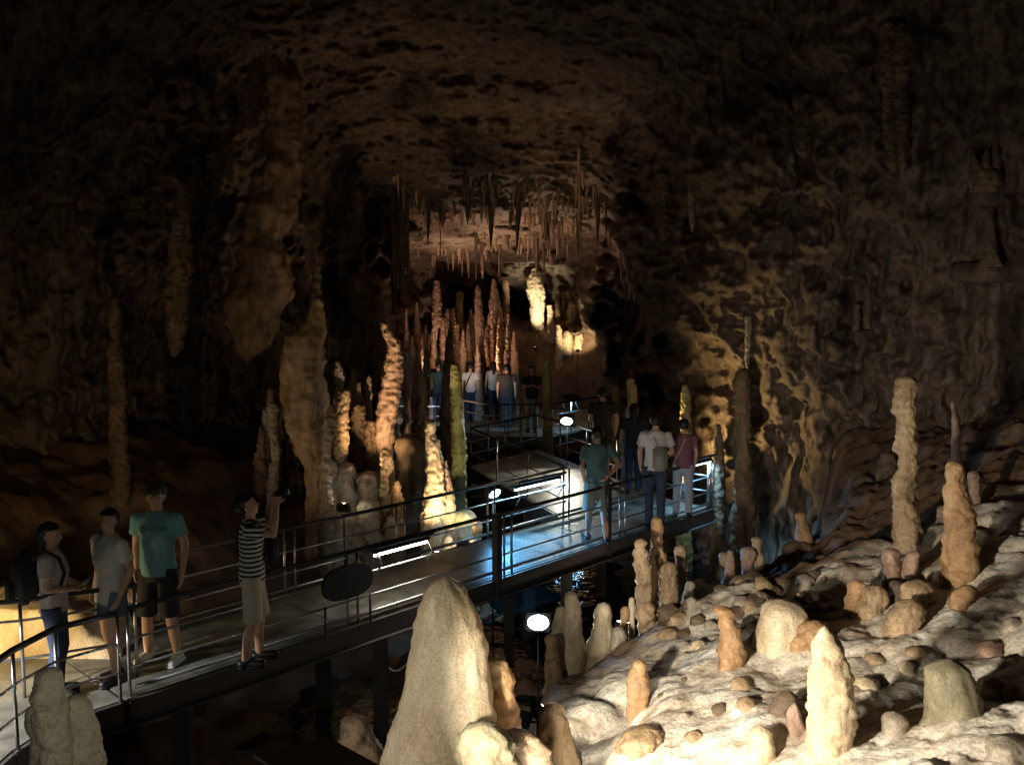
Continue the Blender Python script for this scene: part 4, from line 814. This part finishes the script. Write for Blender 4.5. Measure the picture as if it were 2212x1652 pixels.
# ------------------------------------------------------------------ people
def fabric(name, col, var=0.12): return plain(name, col, 0.85, 0, var, 9.0, 0.25)
SK = plain('skin', (0.52, 0.31, 0.21), 0.5, 0, 0.08, 12, 0.05)
HAIR = plain('black_hair', (0.012, 0.010, 0.010), 0.45, 0, 0.4, 60, 0.3)
def striped():
    m, N, L, b = newmat('striped_jersey'); tc = N.new('ShaderNodeTexCoord'); sp = N.new('ShaderNodeSeparateXYZ'); L.new(tc.outputs['Object'], sp.inputs[0])
    a = N.new('ShaderNodeMath'); a.operation = 'MULTIPLY'; a.inputs[1].default_value = 2 * math.pi / 0.046; L.new(sp.outputs['Z'], a.inputs[0])
    s_ = N.new('ShaderNodeMath'); s_.operation = 'SINE'; L.new(a.outputs[0], s_.inputs[0])
    g = N.new('ShaderNodeMath'); g.operation = 'GREATER_THAN'; g.inputs[1].default_value = -0.1; L.new(s_.outputs[0], g.inputs[0])
    mx = N.new('ShaderNodeMix'); mx.data_type = 'RGBA'; mx.inputs['A'].default_value = (0.62, 0.6, 0.56, 1); mx.inputs['B'].default_value = (0.03, 0.03, 0.04, 1)
    L.new(g.outputs[0], mx.inputs['Factor']); L.new(mx.outputs['Result'], b.inputs['Base Color']); b.inputs['Roughness'].default_value = 0.85
    return m
def hand(mb, wr, dr, nrm_, s, curl=0.5, fr=0.0088):
    wr, dr, n = Vector(wr), Vector(dr).normalized(), Vector(nrm_); n = (n - dr * n.dot(dr)).normalized(); sd = dr.cross(n) * s
    pc = wr + dr * 0.05
    R = Matrix((sd, dr, n)).transposed(); mb.ball(pc, (0.041, 0.052, 0.017), 12, 8, R)
    for k, ln in enumerate((0.072, 0.080, 0.075, 0.058)):
        b0 = wr + dr * (0.088 - 0.004 * abs(k - 1)) + sd * (-0.030 + 0.0200 * k)
        d1 = (dr * math.cos(curl * 0.6) + n * math.sin(curl * 0.6)); d2_ = (dr * math.cos(curl * 1.6) + n * math.sin(curl * 1.6))
        m1 = b0 + d1 * ln * 0.5; mb.cap(b0 - d1 * 0.02, m1, fr * 1.1, fr, 8); mb.cap(m1, m1 + d2_ * ln * 0.5, fr, fr * 0.85, 8)
    t0_ = wr + dr * 0.03 - sd * 0.034; t1_ = t0_ + (dr * 0.6 - sd * 0.65 + n * 0.35).normalized() * 0.036; mb.cap(t0_, t1_, fr * 1.3, fr * 1.15, 8); mb.cap(t1_, t1_ + (dr * 0.85 + n * 0.4).normalized() * 0.03, fr * 1.15, fr, 8)
REST = dict(L=((-0.235, -0.02, 1.13), (-0.245, 0.06, 0.88)), R=((0.235, -0.02, 1.13), (0.245, 0.06, 0.88)))
def person(label, loc, face, H, shirt, legs, legtype='long', arms=REST, stance=0.09, stride=0.0, female=False, long_hair=False, head_turn=0, look_up=0.0, shoe=None, vox=0.009, cap=None, hem=0.86, width=1.0, sleeve=0.62, palm=None, tank=False):
    """body stands facing +Y at 1.7 m, then is scaled and turned"""
    root = empty('person', (loc[0], loc[1], loc[2]), math.radians(face)); k = H / 1.7; root.scale = (k, k, k)
    tag(root, label, 'person')
    w = width
    foot = {-1: Vector((-stance, stride, 0)), 1: Vector((stance, -stride, 0))}; hip = {q: Vector((q * 0.088, 0, 0.90)) for q in (-1, 1)}
    drop = 0.5 * stride * stride
    knee = {q: (foot[q] + hip[q]) / 2 + Vector((0, 0.035, 0.03)) for q in (-1, 1)}; ank = {q: foot[q] + Vector((0, -0.02, 0.085)) for q in (-1, 1)}
    b = MB()
    for q in (-1, 1):
        b.cap(ank[q], ank[q] * 0.45 + knee[q] * 0.55 + Vector((0, -0.012, 0)), 0.037, 0.056); b.cap(ank[q] * 0.45 + knee[q] * 0.55 + Vector((0, -0.012, 0)), knee[q], 0.056, 0.05)
        b.cap(knee[q], hip[q], 0.054, 0.083)
        b.cap(foot[q] + Vector((0, -0.05, 0.04)), foot[q] + Vector((q * 0.02, 0.13, 0.028)), 0.036, 0.03)
    b.loft([(0.84, 0, 0, .13 * w, .10), (0.95, 0, 0, .145 * w, .105), (1.08, 0, 0, .125 * w, .09), (1.25, 0, 0, .14 * w, .10), (1.38, 0, -.005, .15 * w, .085), (1.44, 0, -.005, .09, .065), (1.47, 0, -.005, .055, .055)])
    b.cap((0, -0.01, 1.42), (0, 0.0, 1.53), 0.056, 0.05)
    ht, lu = math.radians(head_turn), look_up
    HR = Matrix.Rotation(ht, 3, 'Z') @ Matrix.Rotation(lu, 3, 'X'); hc = Vector((0, 0.0, 1.50))
    def hp(x, y, z): return hc + HR @ Vector((x, y, z - 1.50))
    b.ball(hp(0, 0.005, 1.615), (0.076, 0.094, 0.088), 18, 12, HR); b.ball(hp(0, 0.022, 1.565), (0.060, 0.072, 0.075), 16, 10, HR); b.ball(hp(0, 0.060, 1.522), (0.027, 0.026, 0.022), 10, 8, HR)
    b.cap(hp(0, 0.092, 1.605), hp(0, 0.112, 1.572), 0.009, 0.014, 8); b.ball(hp(0, 0.088, 1.545), (0.022, 0.014, 0.011), 10, 6, HR)
    for q in (-1, 1):
        b.ball(hp(q * 0.077, 0.0, 1.585), (0.012, 0.019, 0.031), 8, 8, HR); b.ball(hp(q * 0.033, 0.082, 1.617), (0.022, 0.014, 0.008), 8, 6, HR)
    sh = {-1: Vector((-0.178 * w, 0, 1.385)), 1: Vector((0.178 * w, 0, 1.385))}
    for q, key in ((-1, 'L'), (1, 'R')):
        e, wr = Vector(arms[key][0]), Vector(arms[key][1])
        b.cap(sh[q], e, 0.046, 0.037); b.cap(e, e * 0.6 + wr * 0.4, 0.038, 0.037); b.cap(e * 0.6 + wr * 0.4, wr, 0.037, 0.025)
        pn = Vector(palm[key]) if palm else Vector((-q, 0.3, 0)); hand(b, wr, wr - e, pn, q, 0.45 if not palm else 1.0)
    b.remesh('body', SK, vox, root, 2)
    # trousers, shorts or skirt
    g = MB(); wd_ = w
    zend = {'long': 0.07, 'knee': 0.46, 'short': 0.60, 'mini': 0.68}[legtype]; rk = 0.072 if legtype == 'long' else 0.092
    for q in (-1, 1):
        if legtype == 'long': pts = [foot[q] + Vector((0, -0.02, 0.055)), ank[q] * 0.5 + knee[q] * 0.5 + Vector((0, -.01, 0)), knee[q], hip[q] + Vector((0, 0, 0.02))]; rs = [0.062, 0.066, 0.072, 0.10]
        else:
            t = (zend - knee[q].z) / (hip[q].z - knee[q].z); e0 = knee[q] + (hip[q] - knee[q]) * t; pts = [e0, (e0 + hip[q]) / 2, hip[q] + Vector((0, 0, 0.02))]; rs = [rk + 0.004, rk + 0.006, 0.10]
        g.tube(pts, rs, 16)
    g.loft([(0.80, 0, 0, .15 * w, .115), (0.88, 0, 0, .165 * w, .122), (1.0, 0, 0, .150 * w, .112)], 24)
    if legtype == 'mini': g.loft([(zend, 0, 0, .185, .14), (0.88, 0, 0, .165, .125)], 24)
    g.remesh('skirt' if legtype == 'mini' else ('trousers' if legtype == 'long' else 'shorts'), legs, max(vox, 0.011), root, 2)
    # shirt
    t_ = MB(); br = 0.018 if female else 0.0
    t_.loft([(hem, 0, 0, .172 * w, .128), (0.98, 0, 0, .160 * w, .120), (1.10, 0, 0, .150 * w, .112), (1.24, 0, br * 0.6, .160 * w, .120 + br), (1.34, 0, 0, .172 * w, .112 + br * 0.4), (1.40, 0, -.005, .165 * w, .095), (1.445, 0, -.008, .105 * w, .075), (1.465, 0, -.008, .070, .066)], 28)
    if not tank:
        for q, key in ((-1, 'L'), (1, 'R')):
            e = Vector(arms[key][0]); t_.cap(sh[q], sh[q] * 0.7 + e * 0.3, 0.066, 0.064); t_.tube([sh[q], sh[q] * (1 - sleeve) + e * sleeve], [0.062, 0.066], 16)
    so = t_.remesh('shirt', shirt, max(vox, 0.010), root, 2)
    vs = so.data.vertices; co = np.empty(len(vs) * 3); vs.foreach_get('co', co); co = co.reshape(-1, 3)
    nn = fbm(co * np.array([9, 9, 4]) + H * 10, 3) * 0.013 + ridged(co * np.array([14, 14, 5]) + H * 7, 2) * 0.006 - 0.002; rad = co * np.array([1, 1, 0]); rad /= np.maximum(np.linalg.norm(rad, axis=1, keepdims=True), .01); co = co + rad * nn[:, None]; vs.foreach_set('co', co.ravel())
    # hair: a shell that dives under the skin over the face
    h = MB(); h.ball((0, 0, 0), (1, 1, 1), 44, 32); hv = []; hn = fbm(np.array([list(q) for q in h.v]) * np.array([4, 4, 1.6]) + H * 9, 4); hi = -1
    for v in h.v:
        hi += 1; v = Vector(v); f = 1.0
        if v.y > 0.05 and v.z < 0.38: f = 0.78
        if v.y > -0.25 and v.z < -0.15: f = min(f, 0.84)
        if v.z < -0.75: f = 0.75
        rr_ = 1 + 0.10 * float(hn[hi])
        hv.append(hp(v.x * 0.094 * f * rr_, -0.010 + v.y * 0.112 * f * rr_, 1.620 + v.z * 0.108 * f * rr_))
    h.v = hv
    if long_hair: h.cap(hp(0, -0.075, 1.60), hp(0, -0.10, 1.36), 0.066, 0.045); h.cap(hp(-0.055, -0.04, 1.60), hp(-0.07, -0.05, 1.42), 0.035, 0.02); h.cap(hp(0.055, -0.04, 1.60), hp(0.07, -0.05, 1.42), 0.035, 0.02)
    h.build('hair', HAIR, root)
    if cap is not None:
        c_ = MB(); c_.v = []; c_.ball(hp(0, -0.005, 1.655), (0.096, 0.112, 0.075), 20, 12, HR); c_.tube([hp(-0.05, 0.09, 1.655), hp(0, 0.12, 1.65), hp(0.05, 0.09, 1.655)], [0.02, 0.045, 0.02], 10); c_.build('cap', cap, root)
    for q in (-1, 1):
        MB().ball(hp(q * 0.032, 0.0865, 1.600), (0.013, 0.008, 0.007), 8, 6, HR).build('eye', HAIR, root)
        f_ = MB(); f_.cap(foot[q] + Vector((0, -0.055, 0.045)), foot[q] + Vector((q * 0.02, 0.14, 0.038)), 0.046, 0.040, 12); f_.box(foot[q] + Vector((q * 0.012, 0.045, 0.012)), (0.085, 0.27, 0.024), None, 0.008)
        f_.build('shoe', shoe or M['black'], root)
    return root
def shoulder_strap(root, mat, side=1, rx=0.186, ry=0.142, z0=0.92, z1=1.47, r=0.014):
    pts = []
    for k in range(25):
        a = 2 * math.pi * k / 24; zc = (z0 + z1) / 2 + (z1 - z0) / 2 * math.cos(a) ; t = (zc - z0) / (z1 - z0)
        x = side * (rx * 0.95 - t * (rx * 1.35)); y = ry * math.sin(a) * (1.0 if t < 0.85 else 0.9)
        pts.append((x, y, zc))
    MB().tube(pts, r, 6, False).build('strap', mat, root)
def bag(root, mat, c, d, name='bag'): MB().box(c, d, None, min(d) * 0.3).build(name, mat, root)
def lettering(root, txt, w, c, mat, sx=1, extra=None):
    """writing laid onto the shirt (front when sx=-1, back when sx=1)"""
    sh_ = [x for x in root.children if x.name.startswith('shirt')][0]
    cu = bpy.data.curves.new('t', 'FONT'); cu.body = txt; cu.align_x = 'CENTER'; cu.align_y = 'CENTER'; cu.size = 1
    to = bpy.data.objects.new('t', cu); COL.objects.link(to); dg = bpy.context.evaluated_depsgraph_get()
    me = bpy.data.meshes.new_from_object(to.evaluated_get(dg)); bpy.data.objects.remove(to)
    bm = bmesh.new(); bm.from_mesh(me); bmesh.ops.triangulate(bm, faces=bm.faces[:]); bmesh.ops.subdivide_edges(bm, edges=[e for e in bm.edges if e.calc_length() > 0.15], cuts=2)
    wid = max(v.co.x for v in bm.verts) - min(v.co.x for v in bm.verts); k = w / wid
    V = [(v.co.x * k, v.co.y * k) for v in bm.verts]; bm.verts.index_update(); Fc = [tuple(v.index for v in f.verts) for f in bm.faces]; bm.free()
    if extra:
        cx, cy, r0, r1 = extra; n0 = len(V); n = 28
        for r_ in (r0, r1):
            for q in range(n): V.append((cx + r_ * math.cos(2 * math.pi * q / n), cy + r_ * math.sin(2 * math.pi * q / n)))
        Fc += [(n0 + q, n0 + (q + 1) % n, n0 + n + (q + 1) % n, n0 + n + q) for q in range(n)]
    bv = BVHTree.FromPolygons([v.co for v in sh_.data.vertices], [tuple(p_.vertices) for p_ in sh_.data.polygons])
    out = []
    for x, z in V:
        X_ = c[0] + x * sx; Z_ = c[1] + z; s_ = 1 if sx < 0 else -1
        h_ = bv.ray_cast(Vector((X_, s_ * 0.6, Z_)), Vector((0, -s_, 0))); y = h_[0].y if h_[0] else s_ * 0.12
        out.append((X_, y + s_ * 0.003, Z_))
    mesh_obj('shirt_print', out, Fc, mat, root, False)
def px_(u, d, z=0.0): return ((u - 1106) * S / F * d, d, z)
NAVY = fabric('navy_denim', (0.03, 0.045, 0.09)); BLK = fabric('black_cloth', (0.02, 0.02, 0.024)); WSH = fabric('off_white_cotton', (0.62, 0.60, 0.54)); WHT_SHOE = plain('white_shoe', (0.6, 0.6, 0.62), 0.6)
f = G(150, 1500)
pA = person('person with a big black backpack in a pale top and jeans at the far left', (f.x - 0.10, f.y + 0.0, 0), -75, 1.56, fabric('mauve_cotton', (0.50, 0.42, 0.40)), NAVY, 'long', dict(L=((-0.23, 0.0, 1.13), (-0.10, 0.19, 1.08)), R=((0.23, 0.0, 1.13), (0.10, 0.19, 1.08))), female=True, long_hair=True, head_turn=-20, palm=dict(L=(0, 0, 1), R=(0, 0, 1)))
bp = MB(); bp.box((0, -0.24, 1.20), (0.32, 0.22, 0.50), None, 0.08); bp.box((0, -0.36, 1.10), (0.24, 0.08, 0.24), None, 0.035); bp.build('backpack', BLK, pA)
for q in (-1, 1): MB().tube([(q * 0.12, -0.14, 1.40), (q * 0.125, -0.03, 1.475), (q * 0.13, 0.09, 1.40), (q * 0.135, 0.135, 1.25), (q * 0.15, 0.08, 1.08), (q * 0.15, -0.12, 1.02)], 0.018, 6).build('backpack_strap', BLK, pA)
MB().box((0, 0.29, 1.11), (0.16, 0.09, 0.008), Matrix.Rotation(0.5, 3, 'X'), 0.003).build('leaflet', WSH, pA)
f = G(222, 1478)
pB = person('person in a loose white top, denim skirt and dark sandals beside the backpack wearer', (f.x + 0.06, f.y + 0.12, 0), 150, 1.60, WSH, fabric('denim_skirt', (0.10, 0.13, 0.18)), 'mini', dict(L=((-0.23, -0.06, 1.13), (-0.20, 0.05, 0.90)), R=((0.23, -0.06, 1.13), (0.22, 0.02, 0.90))), female=True, long_hair=False, head_turn=25, look_up=0.15, hem=0.80, stance=0.06, stride=0.05)
f = G(350, 1426)
pC = person('tall person in a turquoise shirt with dark lettering and long dark shorts', (f.x, f.y, 0), 172, 1.74, fabric('turquoise_cotton', (0.18, 0.38, 0.41)), BLK, 'knee', dict(L=((-0.26, -0.03, 1.14), (-0.25, 0.02, 0.88)), R=((0.25, -0.06, 1.14), (0.21, 0.02, 0.90))), head_turn=25, look_up=0.12, shoe=WHT_SHOE, stance=0.15, width=1.08, cap=fabric('dark_cap', (0.05, 0.045, 0.03)))
lettering(pC, 'ocean', 0.18, (-0.05, 1.325), fabric('dark_print', (0.015, 0.05, 0.07)), -1, (-0.142, -0.022, 0.034, 0.021))
f = G(548, 1434)
pD = person('person in a striped shirt and pale shorts raising a camera to the ceiling', (f.x, f.y + 0.03, 0), -78, 1.66, striped(), fabric('khaki_cotton', (0.55, 0.50, 0.38)), 'knee', dict(L=((-0.23, 0.19, 1.34), (-0.075, 0.22, 1.60)), R=((0.23, 0.22, 1.36), (0.08, 0.26, 1.62))), look_up=0.38, palm=dict(L=(1, 0, 0), R=(-1, 0, 0)), stance=0.10, stride=0.06)
MB().box((0.0, 0.27, 1.69), (0.12, 0.06, 0.075), Matrix.Rotation(0.35, 3, 'X'), 0.01).tube([(0, 0.30, 1.70), (0, 0.37, 1.73)], [0.032, 0.034], 14).build('camera_body', M['black'], pD)
bag(pD, BLK, (-0.10, 0.20, 1.12), (0.22, 0.10, 0.28)); shoulder_strap(pD, BLK, -1)
K_ = fabric('sea_green_cotton', (0.10, 0.20, 0.22))
f = G(1290, 1172)
pE = person('person in a sea green shirt and grey-green shorts stepping away on the footbridge', (f.x, f.y + 0.12, 0), 12, 1.66, K_, fabric('grey_green_cotton', (0.16, 0.18, 0.14)), 'knee', dict(L=((-0.25, -0.06, 1.14), (-0.18, 0.02, 0.90)), R=((0.30, -0.12, 1.17), (0.12, -0.19, 1.02))), stride=0.17, vox=0.011)
pF = person('person in a black shirt standing behind the sea green shirt', px_(1303, 17.6), 8, 1.76, BLK, BLK, 'knee', dict(L=((-0.23, 0.0, 1.14), (-0.12, 0.22, 1.10)), R=((0.27, -0.03, 1.14), (0.27, 0.05, 0.90))), vox=0.013, width=1.1)
pG = person('shadowy long-haired person standing between the black and the white shirt', px_(1372, 16.4), -5, 1.60, BLK, NAVY, 'long', female=True, long_hair=True, vox=0.013)
f = G(1414, 1133)
pH = person('person in a white shirt and dark jeans seen from behind near the bridge end', (f.x, f.y, 0), -8, 1.72, fabric('white_cotton', (0.62, 0.56, 0.56)), NAVY, 'long', dict(L=((-0.24, 0.02, 1.13), (-0.23, 0.12, 0.90)), R=((0.25, 0.05, 1.14), (0.17, 0.22, 1.00))), vox=0.011, width=1.03)
lettering(pH, '~~~~~~~', 0.17, (-0.02, 1.33), BLK, 1)
bag(pH, fabric('grey_canvas', (0.22, 0.21, 0.18)), (0.06, -0.20, 1.06), (0.22, 0.12, 0.36), 'rucksack'); shoulder_strap(pH, M['cable'], 1, 0.18, 0.135)
pI = person('person in a plum shirt and light jeans at the right end of the footbridge', px_(1481, 14.7), -12, 1.56, fabric('plum_cotton', (0.19, 0.075, 0.11)), fabric('light_denim', (0.30, 0.36, 0.46)), 'long', dict(L=((-0.22, 0.02, 1.13), (-0.13, 0.2, 1.02)), R=((0.22, 0.02, 1.13), (0.20, 0.10, 0.90))), female=True, vox=0.012, stance=0.11)
shoulder_strap(pI, fabric('tan_leather', (0.45, 0.34, 0.25)), -1, 0.18, 0.15, r=0.012)
UPA = dict(L=((-0.24, 0.18, 1.32), (-0.10, 0.26, 1.62)), R=((0.24, 0.18, 1.32), (0.06, 0.27, 1.62)))
pJ = person('person in navy raising a glowing phone on the far platform', px_(946, 25.6), 20, 1.64, fabric('dark_teal_cotton', (0.03, 0.07, 0.09)), NAVY, 'long', UPA, vox=0.015, palm=dict(L=(1, 0, 0), R=(-1, 0, 0)))
MB().box((-0.05, 0.28, 1.72), (0.16, 0.012, 0.085), None, 0.004).build('phone', M['black'], pJ); MB().box((-0.05, 0.2735, 1.72), (0.145, 0.002, 0.07), None).build('screen', M['screen'], pJ, False)
pK = person('person in a white shirt with a dark diagonal strap on the far platform', px_(1016, 25.8), -10, 1.60, fabric('cool_white_cotton', (0.60, 0.64, 0.66)), NAVY, 'long', vox=0.014); shoulder_strap(pK, BLK, -1, r=0.02)
pL = person('person in a bright pale blue sleeveless top on the far platform', px_(1066, 26.2), 5, 1.62, fabric('pale_blue_cotton', (0.50, 0.70, 0.80)), NAVY, 'long', female=True, long_hair=True, vox=0.014, tank=True)
pM = person('broad dim person in a brown shirt right of the pale blue top', px_(1094, 24.6), 0, 1.66, fabric('brown_cotton', (0.05, 0.036, 0.025)), BLK, 'long', vox=0.015, width=1.15)
pN = person('person facing the camera in a dark shirt with a red print and khaki trousers', px_(1149, 23.7), 178, 1.70, BLK, fabric('khaki_twill', (0.26, 0.22, 0.15)), 'long', dict(L=((-0.24, 0.06, 1.14), (-0.10, 0.20, 1.20)), R=((0.24, 0.06, 1.14), (0.10, 0.20, 1.20))), vox=0.014, stride=0.08)
lettering(pN, '. .', 0.10, (0, 1.38), fabric('red_print', (0.30, 0.05, 0.04)), -1, (0.0, -0.02, 0.05, 0.03))
pO = person('dim person half hidden between the white shirt and the pale blue top', px_(1040, 27.3), 0, 1.66, fabric('dull_olive_cotton', (0.10, 0.09, 0.06)), BLK, 'long', vox=0.015)
